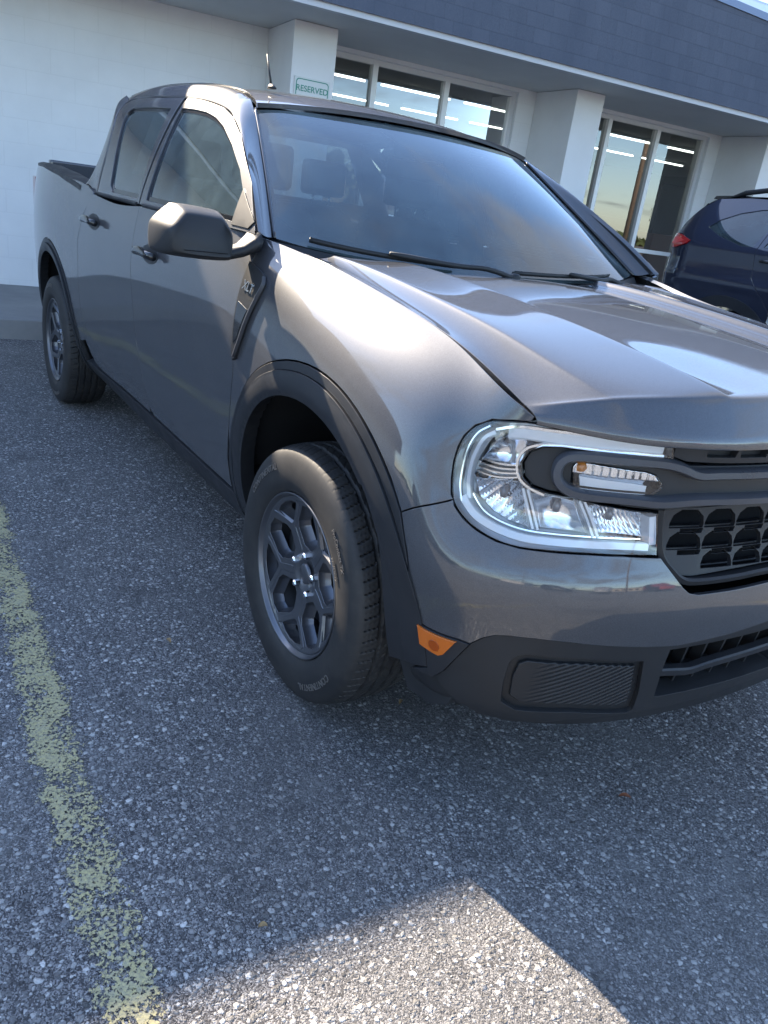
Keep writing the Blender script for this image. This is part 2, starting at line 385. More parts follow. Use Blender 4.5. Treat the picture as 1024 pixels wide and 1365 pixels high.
def _dist(px, py, poly):
    d = np.full(len(px), 1e9); Pp = np.stack([px, py], 1)
    for i in range(len(poly)):
        a = poly[i]; b = poly[(i+1)%len(poly)]; ab = b-a; t = np.clip(((Pp-a)@ab)/max(ab@ab, 1e-12), 0, 1)
        d = np.minimum(d, np.linalg.norm(Pp-a-t[:,None]*ab, axis=1))
    return d
def panel(name, S, poly, m, parent=None, step=.022, gap=.0014, hem=.014, rad=.0013, off=None, holes=(), lat=0.0):
    """panel of surface S inside polygon(s) in (u,v): rounded, turned-in edges, exact surface normals.
    off: None, number or function(P)->offset along the normal"""
    def place(uv):
        u = uv[:,0]; v = uv[:,1]; Pt = S(u, v); Nn = S.normal(u, v)
        if off is not None:
            if callable(off):
                o = off(Pt); e = .004
                # normal of the offset surface, by differences on the surface
                P1 = S(u+hu, v); P2 = S(u, v+hv); A = P1+S.normal(u+hu, v)*off(P1)[:,None]; B = P2+S.normal(u, v+hv)*off(P2)[:,None]
                Pn = Pt+Nn*o[:,None]; nn = np.cross(A-Pn, B-Pn)*S.sign; l = np.linalg.norm(nn, axis=1, keepdims=True); nn = np.where(l > 1e-10, nn/np.maximum(l, 1e-12), Nn)
                return Pn, nn
            return Pt+Nn*off, Nn
        return Pt, Nn
    loops = [np.array(poly, float)]+[np.array(h, float) for h in holes]
    c = loops[0].mean(0); e = 1e-2
    ss = []
    for (du, dv) in ((e, 0), (0, e)):
        q = loops[0]; a = S(q[:,0]-du/2, q[:,1]-dv/2); b = S(q[:,0]+du/2, q[:,1]+dv/2); ss.append(np.median(np.linalg.norm(b-a, axis=1))/e)
    su, sv = ss; hu = .001/su; hv = .001/sv
    def dens(L_):
        out = []
        for i in range(len(L_)):
            a = L_[i]; b = L_[(i+1)%len(L_)]; d = math.hypot((b[0]-a[0])*su, (b[1]-a[1])*sv); n = max(1, int(math.ceil(d/(step*.8))))
            if d < 1e-7: continue
            for k in range(n): out.append(a+(b-a)*k/n)
        return np.array(out)
    loops = [dens(l) for l in loops]
    def area(l): x, y = l[:,0], l[:,1]; return .5*float((x*np.roll(y, -1)-np.roll(x, -1)*y).sum())
    loops = [(l if (area(l) > 0) == (i == 0) else l[::-1]) for i, l in enumerate(loops)]
    sc2 = np.array([su, sv]); ml = [l*sc2 for l in loops]
    lo = ml[0].min(0); hi = ml[0].max(0)
    gx, gy = np.meshgrid(np.arange(lo[0], hi[0], step), np.arange(lo[1], hi[1], step), indexing='ij'); gx = gx.ravel(); gy = gy.ravel()
    if len(gx):
        k = _inside(gx, gy, ml[0])
        for h in ml[1:]: k &= ~_inside(gx, gy, h)
        gx = gx[k]; gy = gy[k]
    for l in ml:
        if len(gx): k = _dist(gx, gy, l) > step*.45; gx = gx[k]; gy = gy[k]
    verts = []; edges = []
    for l in ml:
        k0 = len(verts); n = len(l); verts += [Vector(p) for p in l]; edges += [(k0+i, k0+(i+1)%n) for i in range(n)]
    nb = len(verts); verts += [Vector((a, b)) for a, b in zip(gx, gy)]
    ov, oe, of, orv, _, _ = delaunay_2d_cdt(verts, edges, [], 0, 1e-7)
    UV_ = np.array([[p[0]/su, p[1]/sv] for p in ov]); Pp, Nn = place(UV_)
    back = {}
    for i, os_ in enumerate(orv):
        for o_ in os_: back[o_] = i
    F = []
    if of:
        ca = np.array([[(ov[f[0]][k]+ov[f[1]][k]+ov[f[2]][k])/3 for k in (0, 1)] for f in of]); kk = _inside(ca[:,0], ca[:,1], ml[0])
        for h in ml[1:]: kk &= ~_inside(ca[:,0], ca[:,1], h)
        of = [f for f, k_ in zip(of, kk) if k_]
    for f in of:
        a, b, c_ = (Pp[f[0]], Pp[f[1]], Pp[f[2]]); n_ = np.cross(b-a, c_-a)
        F.append(tuple(f) if n_@Nn[f[0]] > 0 else (f[0], f[2], f[1]))
    V = [p for p in Pp]; NN = [n for n in Nn]; k0 = 0
    for l in ml:
        n = len(l); idx = [back.get(k0+i) for i in range(n)]; k0 += n
        idx = [i for i in idx if i is not None]; n = len(idx)
        if n < 3: continue
        Q = Pp[idx]; T = np.roll(Q, -1, 0)-np.roll(Q, 1, 0); T /= np.maximum(np.linalg.norm(T, axis=1, keepdims=True), 1e-9)
        nq = Nn[idx]; out = np.cross(T, nq)*S.sign; out /= np.maximum(np.linalg.norm(out, axis=1, keepdims=True), 1e-9)
        # S.sign: parametric orientation
        for j, i in enumerate(idx): V[i] = Q[j]-out[j]*(gap+rad)
        b1 = len(V)
        for j in range(n): V.append(Q[j]-out[j]*gap-nq[j]*rad); NN.append(out[j])
        for j in range(n): V.append(Q[j]-out[j]*(gap+.0008-lat)-nq[j]*(rad+hem)); NN.append(out[j] if not lat else out[j]*.6+nq[j]*.5)
        for j in range(n):
            j2 = (j+1)%n
            for (a, b, c_, d) in ((idx[j], idx[j2], b1+j2, b1+j), (b1+j, b1+j2, b1+n+j2, b1+n+j)):
                q = np.cross(np.array(V[b])-np.array(V[a]), np.array(V[d])-np.array(V[a])); F.append((a, b, c_, d) if q@out[j] > -1e-12 and q@(out[j]+nq[j]) > 0 else (d, c_, b, a))
    return obj(name, V, F, m, parent, True, NN)
def circ_arc(cx, cz, r, a0, a1, n=24):
    return [(cx+r*math.cos(math.radians(a0+(a1-a0)*i/n)), cz+r*math.sin(math.radians(a0+(a1-a0)*i/n))) for i in range(n+1)]
def sweep(name, S, path, prof, m, parent, off=0., updir=None, n=5, closed=False, smooth_n=5):
    """bar lying on surface S along a (u,v) path; profile = (across, out) points"""
    uv = np.array(smooth_poly(path, smooth_n)); Pt = S(uv[:,0], uv[:,1]); Nn = S.normal(uv[:,0], uv[:,1])
    T = np.gradient(Pt, axis=0); T /= np.linalg.norm(T, axis=1, keepdims=True); A = np.cross(Nn, T); rings = []
    for p, nn, a in zip(Pt, Nn, A): rings.append([p+a*x+nn*(y+off) for x, y in prof])
    return sharp(MB().loft(rings).build(name, m, parent), 30)
# ================= the grey pickup =================
truck = thing('pickup_truck', 'dark grey metallic pickup truck with black wheel arch trim, parked nose out', 'pickup truck', (0, 0, 0))
WC = (.01, .36); RW = (-3.076, .36)          # wheel centres in (x,z)
def side(pts, ur=(0, 19.5)): return inv(L, pts, [0, 2], ur, (0, 11))
def zuv(pts, ur=(18, 27)): return inv(L, pts, [1, 2], ur, (0, 11))
UV = {}
UV['hl_outer'] = [(22.812, 10.976), (22.109, 11.0), (21.243, 10.976), (20.54, 10.841), (20.008, 10.731), (19.585, 10.547), (19.108, 10.29), (18.794, 9.85), (18.637, 9.311), (18.589, 8.859), (18.596, 8.394), (18.658, 7.941), (18.76, 7.537), (18.896, 7.329), (19.19, 7.158), (19.531, 7.023), (19.954, 6.889), (20.424, 6.852), (21.079, 6.925), (21.7, 6.999), (22.355, 7.036), (22.975, 7.072), (22.955, 7.733), (22.873, 8.418), (22.744, 8.479), (22.43, 8.492), (21.748, 8.577), (21.147, 8.7), (20.704, 8.7), (20.377, 8.773), (20.179, 8.993), (20.097, 9.422), (20.179, 9.801), (20.431, 10.046), (20.793, 10.156), (21.325, 10.192), (22.198, 10.229), (22.839, 10.217), (22.914, 10.254)]  
UV['hl_inner'] = [(22.716, 10.853), (22.13, 10.853), (21.263, 10.816), (20.561, 10.694), (20.056, 10.584), (19.64, 10.425), (19.251, 10.192), (19.005, 9.85), (18.876, 9.422), (18.828, 8.944), (18.842, 8.467), (18.944, 7.855), (19.094, 7.647), (19.36, 7.415), (19.653, 7.293), (20.022, 7.182), (20.472, 7.133), (21.045, 7.17), (21.679, 7.231), (22.334, 7.28), (22.88, 7.28), (22.853, 7.733), (22.784, 8.32)]  
UV['insert'] = [(22.914, 10.254), (22.839, 10.217), (22.198, 10.229), (21.325, 10.192), (20.793, 10.156), (20.431, 10.046), (20.179, 9.801), (20.097, 9.422), (20.179, 8.993), (20.377, 8.773), (20.704, 8.7), (21.147, 8.7), (21.748, 8.577), (22.43, 8.492), (22.744, 8.479), (22.969, 8.467)]  
UV['turn'] = [(21.079, 9.568), (21.134, 9.715), (21.413, 9.764), (22.525, 9.666), (22.709, 9.581), (22.832, 9.324), (22.825, 9.152), (22.675, 8.969), (22.362, 8.957), (21.188, 8.944), (21.113, 9.067)]  
UV['bumper'] = [(17.839, 5.69), (18.364, 6.607), (18.842, 7.464), (18.896, 7.329), (19.19, 7.158), (19.531, 7.023), (19.954, 6.889), (20.424, 6.852), (21.079, 6.925), (21.7, 6.999), (22.355, 7.036), (23.037, 7.023), (23.276, 6.534), (23.521, 6.044), (23.651, 5.861), (23.828, 5.8), (24.538, 5.849), (25.254, 5.947)]  
UV['bumper_low'] = [(25.588, 4.405), (24.742, 4.172), (23.753, 4.001), (22.962, 4.05), (22.273, 4.099), (21.679, 4.148), (21.093, 4.136), (20.595, 4.075), (20.322, 3.989), (20.117, 3.83), (19.879, 3.548), (19.619, 3.561), (18.61, 3.426), (18.426, 4.111), (18.194, 4.98)]  
UV['clad_front'] = [(18.61, 3.426), (19.619, 3.561), (19.879, 3.548), (19.408, 2.521), (19.169, 2.178), (18.555, 2.031), (17.723, 1.64)]  
UV['marker'] = [(18.671, 3.414), (19.619, 3.536), (19.374, 3.01), (19.258, 2.912), (18.774, 2.937)]  
UV['fog_outer'] = [(20.704, 2.031), (20.67, 2.716), (20.704, 3.279), (20.813, 3.487), (20.984, 3.585), (22.055, 3.634), (23.221, 3.536), (23.378, 2.545), (23.426, 1.909), (23.33, 1.811), (22.116, 1.933), (21.018, 1.823)]  
UV['fog_inner'] = [(20.834, 2.264), (20.806, 2.863), (20.874, 3.267), (21.025, 3.389), (22.089, 3.451), (23.126, 3.389), (23.228, 2.692), (23.262, 2.166), (23.16, 2.08), (22.068, 2.154), (21.059, 2.092)]  
UV['lowgrille'] = [(23.623, 3.854), (25.711, 4.05), (26.297, 2.472), (24.988, 2.386), (23.774, 2.288)]  
UV['lowbar'] = [(23.705, 3.022), (24.387, 2.949), (24.756, 3.059), (26.025, 3.206)]  
UV['lip'] = [(23.869, 1.762), (25.151, 1.945), (26.434, 2.105)]  
UV['fascia_bot'] = [(19.169, 2.178), (19.613, 1.689), (20.315, 0.832), (21.195, 0.857), (22.198, 1.566), (23.412, 1.75), (23.869, 1.762)]  
UV['grille_low'] = [(22.969, 8.467), (23.112, 7.048), (23.398, 6.436), (23.562, 6.301), (23.842, 6.253), (25.233, 6.436)]  
UV['upper_slot'] = [(22.866, 10.963), (24.565, 11.0), (24.722, 10.339), (22.982, 10.18)]
UV['barU'] = [(20.649, 10.107), (22.853, 10.107), (23.139, 9.813), (23.364, 9.556), (24.879, 9.568)]  
UV['barL'] = [(20.704, 8.7), (22.409, 8.614), (22.982, 8.663), (23.276, 8.859), (24.988, 8.944)]  
UV['seam_hl_top'] = [(20.042, 10.816)]  

def both(make):
    """build a part for the passenger side and its mirror image for the driver side"""
    o = make()
    def rec(a, par):
        c = flip_copy(a, parent=par)
        for ch in list(a.children): rec(ch, c)
    rec(o, truck); return o

# ---- front fender ----
ARCH_OUT = circ_arc(*WC, .58, 172, 43, 26)
def fender():
    rear = [(-.455, 1.195), (-.452, 1.1), (-.462, .95), (-.478, .80), (-.530, .62)]
    a = side(rear)
    arch = side([p for p in ARCH_OUT if p[1] > .45 and p[0] > -.56])
    # follow the seam to the lamp, then the lamp edge, then the bonnet line back
    lamp = UV['hl_outer']; seam = [UV['bumper'][0], UV['bumper'][1], UV['bumper'][2]]
    up = [lamp[i] for i in (12, 11, 10, 9, 8, 7, 6, 5, 4)]
    top = [(20.042, 10.93)]+[(u, 11.0) for u in np.arange(19.6, 12.9, -.35)]+[(12.72, 11.0)]
    poly = a+arch[0:-1]+seam+up+top
    return panel('front_fender', L, poly, M['paint'], truck, step=.018)
both(fender)
# ---- doors ----
def door_poly(which):
    if which == 'front':
        pts = [(-.455, 1.1995), (-.452, 1.1), (-.462, .95), (-.478, .80), (-.530, .62), (-.572, .50), (-.59, .385)]+[(-x, .385) for x in np.linspace(.8, 1.44, 4)]+[(-1.468, .41), (-1.52, .7), (-1.54, .95), (-1.535, 1.1995)]
    else:
        pts = [(-1.535, 1.1995), (-1.54, .95), (-1.52, .7), (-1.468, .41), (-1.49, .385), (-1.9, .385), (-2.30, .385), (-2.40, .50), (-2.425, .75), (-2.41, .98), (-2.33, 1.10), (-2.195, 1.1995)]
    return side(pts, (4, 14))
def gl(pts): return inv(G, pts, [0, 2], (0, 9), (0, 9))
FW_OUT = [(-.47, 1.225), (-.628, 1.338), (-.878, 1.467), (-1.041, 1.532), (-1.171, 1.565), (-1.423, 1.597), (-1.60, 1.61)]
FW_GL = [(-1.48, 1.225), (-.63, 1.225), (-.662, 1.312), (-.756, 1.368), (-.916, 1.440), (-1.069, 1.498), (-1.18, 1.528), (-1.30, 1.548), (-1.44, 1.560), (-1.57, 1.566)]
RW_OUT = [(-1.60, 1.61), (-1.90, 1.617), (-2.12, 1.621), (-2.30, 1.616), (-2.362, 1.595), (-2.362, 1.555), (-2.30, 1.49), (-2.25, 1.42), (-2.215, 1.35), (-2.19, 1.253)]
RW_GL = [(-1.59, 1.225), (-1.69, 1.567), (-1.85, 1.572), (-2.05, 1.575), (-2.17, 1.572), (-2.21, 1.556), (-2.20, 1.519), (-2.107, 1.396), (-2.045, 1.31), (-2.01, 1.25), (-1.96, 1.225)]
def belt_y(x): return None
def make_door(which):
    d = panel('front_door' if which == 'front' else 'rear_door', L, door_poly(which), M['paint'], truck, step=.022)
    # window frame (upper door) with a hole for the glass
    if which == 'front': outer = [(-1.545, 1.203), (-.445, 1.203)]+FW_OUT; glass_ = FW_GL
    else: outer = [(-1.555, 1.203)]+[(-1.63, 1.61)]+RW_OUT[1:]+[(-2.187, 1.203)]; glass_ = RW_GL
    f = panel('window_frame', G, gl(outer), M['paint' ] , d, step=.03, gap=.0012, hem=.02, holes=[gl(glass_)])
    g = panel('side_window', G, gl(glass_), M['tint'], d, step=.05, gap=-.002, hem=.002, off=-.009)
    # gloss black frame inside the opening
    c = np.mean(np.array(glass_), 0); inner = [tuple(c+(np.array(p)-c)*np.array([.965, .93])) for p in glass_]
    b = panel('window_seal', G, gl(glass_), M['frit'], d, step=.03, gap=-.001, hem=.006, off=-.006, holes=[gl(inner)])
    return d
def doors_both(which):
    d = make_door(which); x0, x1 = (-.66, -1.50) if which == 'front' else (-1.58, -2.24)
    # bright belt moulding
    xs = np.linspace(x0, x1, 24); uv = gl([(x, 1.2) for x in xs]); Pt = G(np.array(uv)[:,0], np.array(uv)[:,1])
    prof = [(.0, -.004), (.005, .004), (.003, .009), (-.004, .011), (-.008, -.003)]
    rings = [[(p[0], p[1]-o, p[2]+.0+h) for o, h in prof] for p in Pt]
    sharp(MB().loft(rings).build('belt_moulding', M['trim'], d))
    # handle: strap on two stalks over a dished cup, with the release cap
    hx, hz = (-1.30, 1.045) if which == 'front' else (-2.13, 1.085)
    y0 = float(L(*[np.array([q]) for q in side([(hx, hz)])[0]])[0][1])
    def cup():
        uvc = side([(hx+.10*math.cos(t)*1.0-.01, hz+.034*math.sin(t)) for t in np.linspace(0, 2*math.pi, 20, endpoint=False)], (4, 14))
        return panel('handle_cup', L, uvc, M['trim'], d, step=.01, gap=0, hem=.004, off=.0015)
    cup()
    rings = []
    for t in np.linspace(0, 1, 15):
        x = hx+.105-.21*t; b = .018+.020*min(1, 4*t*(1-t)*1.6+.2); hh = .013+.004*math.sin(math.pi*t); z = hz+.008*math.sin(math.pi*t)
        rings.append([(x, y0-b+.011*math.cos(a), z+hh*math.sin(a)) for a in np.linspace(0, 2*math.pi, 12, endpoint=False)])
    MB().loft(rings).build('door_handle', M['gloss'], d)
    if which == 'front':
        sail = [(-.655, 1.318), (-.625, 1.212), (-.50, 1.212), (-.475, 1.235)]
        panel('mirror_sail', G, gl(sail), M['black'], d, step=.03, gap=.001, hem=.006, off=.004)
    def rec(a, par):
        c = flip_copy(a, parent=par)
        for ch in list(a.children): rec(ch, c)
    rec(d, truck)
doors_both('front'); doors_both('rear')
# ---- rocker, body-side moulding ----
def rocker():
    pts = [(-.55, .377)]+[(-x, .377) for x in (1.0, 1.5, 2.0, 2.5)]+[(-2.56, .25), (-2.0, .25), (-1.2, .25), (-.55, .25)]
    return panel('rocker_trim', L, side(pts, (4, 14)), M['trim'], truck, step=.03, off=.006, hem=.03)
both(rocker)
# ---- bed side with cab corner ----
def bedside():
    arch = circ_arc(*RW, .555, 14, 166, 30)
    pts = [(-2.195, 1.19), (-2.33, 1.10), (-2.41, .98), (-2.425, .75), (-2.40, .50), (-2.52, .47)]+arch[1:-1]+[(-3.62, .47), (-3.66, .33), (-4.04, .33), (-4.12, .5), (-4.125, 1.0), (-4.12, 1.282), (-3.4, 1.282), (-2.9, 1.262), (-2.6, 1.243), (-2.42, 1.236), (-2.3, 1.226), (-2.215, 1.208)]
    return panel('bed_side', L, side(pts, (0, 9)), M['paint'], truck, step=.025)
both(bedside)
def arch_trim(c, r0, r1, front):
    rm = r1-.024
    def tuck(Pt):      # the flare stands proud and rolls in at the opening
        r = np.hypot(Pt[:,0]-c[0], Pt[:,2]-c[1]); k = np.clip((Pt[:,2]-.45)/.25, .25, 1) if front else 1.; return k*(.013-.003*np.clip((r-r0-.035)/.03, 0, 1)**2-.007*np.clip((r0+.03-r)/.03, 0, 1)**2)
    if front:
        inner = smooth_poly([UV['clad_front'][6], (17.70, 2.6), (17.61, 3.4), (17.477, 4.246), (17.122, 4.935), (16.717, 5.293)], 3)
        inner = inner[:-1]+side(circ_arc(*c, r0, 52, 186, 26))
        mid = side(circ_arc(*c, rm, 186, 40, 30)+circ_arc(*c, rm, 36, 4, 8))
        outer = side([(c[0]-r1*1.0, .345)]+circ_arc(*c, r1, 178, 45, 26))
        fr = smooth_poly([(17.839, 5.69), (18.194, 4.98), (18.426, 4.111), (18.61, 3.426)], 3)+[(19.619, 3.561), (19.879, 3.548), (19.408, 2.521), (19.169, 2.178), (18.555, 2.031)]
        o = panel('wheel_arch_trim', L, inner+mid+[(18.3, 2.0)], M['trim'], truck, step=.012, gap=.0004, hem=.045, off=tuck)
        panel('trim_flange', L, outer+fr+mid[::-1], M['trim'], o, step=.012, gap=.0006, hem=.02, off=.0035)
    else:
        inner = side(circ_arc(*c, r0, -6, 186, 34), (0, 9)); mid = side(circ_arc(*c, rm, 186, -6, 34), (0, 9)); outer = side(circ_arc(*c, r1, 186, -6, 34), (0, 9))
        o = panel('wheel_arch_trim', L, inner+mid, M['trim'], truck, step=.02, gap=.0004, hem=.045, off=tuck)
        panel('trim_flange', L, mid[::-1]+outer, M['trim'], o, step=.02, gap=.0006, hem=.02, off=.0035)
    return o
both(lambda: arch_trim(WC, .488, .578, True)); both(lambda: arch_trim(RW, .485, .553, False))
def wheelhouse(c):
    mb = MB(); rings = []
    for a in np.linspace(-2, 182, 30):
        t = math.radians(a); r = .52; x = c[0]+r*math.cos(t); z = c[1]+r*math.sin(t)
        rings.append([(x, -.865 if z > .55 else -.82, z), (x, -.62, z), (x, -.50, z)])
    mb.loft(rings, closed=False, caps=False)
    disc = [(c[0]+.52*math.cos(math.radians(a)), -.50, c[1]+.52*math.sin(math.radians(a))) for a in np.linspace(-2, 182, 30)]
    mb.add(disc, [tuple(range(30))], False)
    return mb.build('wheel_well_liner', M['liner'], truck)
both(lambda: wheelhouse(WC)); both(lambda: wheelhouse(RW))
def lower_flap():   # small air deflector behind the bumper corner
    mb = MB(); pts = [(.43, .345), (.60, .335), (.585, .295), (.54, .272), (.47, .275)]
    mb.loft([[(x, -.825+(x-.42)*.25, z) for x, z in pts], [(x, -.805+(x-.42)*.25, z) for x, z in pts]], smooth=False); return mb.build('air_deflector', M['black'], truck)
both(lower_flap)

# ---- bonnet ----
def grid_obj(name, S, us, vs, m, parent, hem_edges=()):
    Uu, Vv = np.meshgrid(us, vs, indexing='ij'); nu, nv = Uu.shape; Pt = S(Uu.ravel(), Vv.ravel()); Nn = S.normal(Uu.ravel(), Vv.ravel())
    V = [p for p in Pt]; NN = [n for n in Nn]; F = []
    for i in range(nu-1):
        for j in range(nv-1):
            a, b, c, d = i*nv+j, (i+1)*nv+j, (i+1)*nv+j+1, i*nv+j+1; q = np.cross(V[b]-V[a], V[d]-V[a]); F.append((a, b, c, d) if q@Nn[a] > 0 else (d, c, b, a))
    ed = []
    if 'v1' in hem_edges: ed.append([i*nv+nv-1 for i in range(nu)])
    if 'u0' in hem_edges: ed.append([j for j in range(nv)])
    if 'u1' in hem_edges: ed.append([(nu-1)*nv+j for j in range(nv)])
    if 'v0' in hem_edges: ed.append([i*nv for i in range(nu)])
    cen = Pt.mean(0)
    for e in ed:
        Q = np.array([V[i] for i in e]); T = np.gradient(Q, axis=0); T /= np.maximum(np.linalg.norm(T, axis=1, keepdims=True), 1e-9); nq = np.array([NN[i] for i in e]); out = np.cross(T, nq)
        s_ = np.sign(((Q-cen)*out).sum()); out *= s_; n = len(e)
        for j, i in enumerate(e): V[i] = Q[j]-out[j]*.0028
        b1 = len(V)
        for j in range(n): V.append(Q[j]-out[j]*.0012-nq[j]*.0015); NN.append(out[j])
        for j in range(n): V.append(Q[j]-out[j]*.0016-nq[j]*.016); NN.append(out[j])
        for j in range(n-1):
            for (a, b, c, d) in ((e[j], e[j+1], b1+j+1, b1+j), (b1+j, b1+j+1, b1+n+j+1, b1+n+j)):
                q = np.cross(np.array(V[b])-np.array(V[a]), np.array(V[d])-np.array(V[a])); F.append((a, b, c, d) if q@(out[j]+nq[j]*.5) > 0 else (d, c, b, a))
    return obj(name, V, F, m, parent, True, NN)
hood = grid_obj('bonnet', H, np.linspace(0, H.nu-1, 100), np.linspace(1, H.nv-1, 110), M['paint'], truck, ('v1', 'u0', 'u1'))
join_mirror(hood)

# ---- front bumper cover (painted) ----
def sym(poly_half):      # half outline given from the centre line round to the centre line
    return poly_half
b = [(26.5, 5.70)]
bum = UV['bumper'][:1]+UV['bumper'][1:]+[(25.8, 5.93), (26.5, 5.93)]+[(26.5, 4.47), (26.0, 4.45)]+UV['bumper_low'][:9]+UV['bumper_low'][9:]
bp = panel('front_bumper', L, bum, M['paint'], truck, step=.016, gap=.0012); 
join_mirror(bp)
# ---- lower black fascia, with lower opening and bezels ----
low = UV['bumper_low'][::-1]; i0 = [i for i, p in enumerate(low) if p == (19.879, 3.548)][0]
fas = low[i0:]+[(26.0, 4.45), (26.5, 4.47), (26.5, 2.08), (25.9, 2.03), (25.151, 1.945), (23.869, 1.762), (23.412, 1.75), (22.198, 1.566), (21.6, 1.30), (20.9, 1.15), (20.3, 1.25), (19.613, 1.689), (19.169, 2.178), (19.408, 2.521)]
lg = UV['lowgrille']; hole = [lg[0], (24.742, 3.93), (25.711, 4.06), (26.5, 4.11), (26.5, 2.50), (26.0, 2.46), lg[3], lg[4]]
# opening touches the centre line: cut as part of the outline
fas = low[i0:]+[(26.0, 4.45), (26.5, 4.47), (26.5, 4.14), (25.711, 4.08), (24.742, 3.98), (23.68, 3.86), (23.70, 3.1), (23.774, 2.33), (24.988, 2.40), (26.0, 2.46), (26.5, 2.48), (26.5, 2.08), (25.9, 2.03), (25.151, 1.945), (23.869, 1.762), (23.412, 1.75), (22.198, 1.566), (21.6, 1.30), (20.9, 1.15), (20.3, 1.25), (19.613, 1.689), (19.169, 2.178), (19.408, 2.521)]
fo = smooth_poly(UV['fog_outer'], 2, True); fi = UV['fog_inner']
lf = panel('lower_fascia', L, fas, M['black'], truck, step=.014, gap=.0008, hem=.05, off=-.003, holes=[UV['fog_outer']])
join_mirror(lf)
M['ribbed'] = plastic('ribbed_plastic', (.021, .022, .024), .42, 900, .05)
_v = coords(M['ribbed']); _mp = _v.node; _mp.inputs['Rotation'].default_value = (math.radians(-32), 0, 0)
_w = N(M['ribbed'], 'ShaderNodeTexWave', wave_type='BANDS', bands_direction='Z', wave_profile='SIN'); _w.inputs['Scale'].default_value = 30; Lk(M['ribbed'], _v, _w.inputs[0])
_t = N(M['ribbed'], 'ShaderNodeTexCoord'); _s = N(M['ribbed'], 'ShaderNodeSeparateXYZ'); Lk(M['ribbed'], _t.outputs['Object'], _s.inputs[0]); _a = N(M['ribbed'], 'ShaderNodeMath', operation='ABSOLUTE'); Lk(M['ribbed'], _s.outputs[1], _a.inputs[0])
_q = N(M['ribbed'], 'ShaderNodeMath', operation='MULTIPLY'); Lk(M['ribbed'], _w.outputs[1], _q.inputs[0]); Lk(M['ribbed'], mapr(M['ribbed'], _a.outputs[0], .70, .66, 0, 1), _q.inputs[1])
Lk(M['ribbed'], bump(M['ribbed'], _q.outputs[0], 1.0, .0022), P(M['ribbed']).inputs['Normal'])
def fog():
    o = panel('fog_lamp_bezel', L, UV['fog_outer'], M['black'], lf, step=.008, gap=-.002, hem=.01, off=-.016, )
    def ribs(Pt):
        t = (-Pt[:,1]*.50+Pt[:,2]*.86)/.0105; r = .0009*np.clip(np.sin(2*math.pi*t)*1.6, -1, 1)
        k = np.clip((Pt[:,1]+.70)/.03, 0, 1)*np.clip((-.505-Pt[:,1])/.02, 0, 1)
        return -.007+r*k
    p = panel('ribbed_pad', L, UV['fog_inner'], M['ribbed'], o, step=.012, gap=0, hem=.012, rad=.004, off=-.006)
    c = flip_copy(o, parent=lf); flip_copy(p, parent=c)
fog()
dam = MB(); pr = []
for u in np.linspace(20.2, 26.5, 26):
    a = L(np.array([u]), np.array([1.6]))[0]; n = L.normal(np.array([u]), np.array([1.6]))[0]; n[2] = 0
    pr.append([a-n*.035+np.array([0,0,.03]), a-n*.05+np.array([0,0,-.045]), a-n*.075+np.array([0,0,-.05]), a-n*.075+np.array([0,0,.03])])
o = dam.loft(pr).build('air_dam', M['black'], truck); join_mirror(sharp(o))
# lower grille: dark back, bar, slats
def Lp(u, v, o=0.): u = np.array([u]); v = np.array([v]); return L(u, v)[0]+L.normal(u, v)[0]*o
lgb = obj('lower_grille', [Lp(u, v, -.07) for u in np.linspace(23.0, 26.5, 12) for v in (1.6, 4.6)], [(2*i, 2*i+1, 2*i+3, 2*i+2) for i in range(11)], M['dark'], truck); join_mirror(lgb)
o = sweep('grille_bar', L, [(23.68, 3.05), (24.05, 3.0), (24.387, 2.96), (24.756, 3.06), (25.3, 3.14), (26.0, 3.20), (26.5, 3.22)], [(-.010, -.02), (-.011, -.004), (-.008, .0), (.006, .0), (.010, -.004), (.010, -.02)], M['trim'], lgb, off=-.010); join_mirror(o)
for k, (v0) in enumerate((3.55, 2.72)):
    o = sweep('grille_slat', L, [(23.72, v0), (25, v0+.06), (26.5, v0+.08)], [(-.004, -.03), (-.004, 0), (.004, 0), (.004, -.03)], M['black'], lgb, off=-.035); join_mirror(o)
for u in np.arange(23.95, 26.4, .42):
    o = sweep('grille_slat', L, [(u, 2.3), (u, 4.0)], [(-.003, -.03), (-.003, 0), (.003, 0), (.003, -.03)], M['black'], lgb, off=-.040); flip_copy(o)
def fbk(): return panel('fascia_backing', L, [(18.2, .9), (20.4, 1.0), (20.4, 3.6), (18.3, 3.6)], M['black'], truck, step=.03, gap=0, hem=.01, off=-.016)
both(fbk)
# side marker
def marker():
    o = panel('side_marker_lamp', L, UV['marker'], M['amber'], truck, step=.008, gap=.0012, hem=.012, off=.008)
    c0 = np.mean(np.array(UV['marker']), 0); q = [(c0[0]+.13*math.cos(t), c0[1]+.15*math.sin(t)) for t in np.linspace(0, 2*math.pi, 18, endpoint=False)]
    panel('bulb_boss', L, q, mat('amber_dark', (.33, .06, .005), .3), o, step=.006, gap=0, hem=.003, off=.0095)
    return o
both(marker)
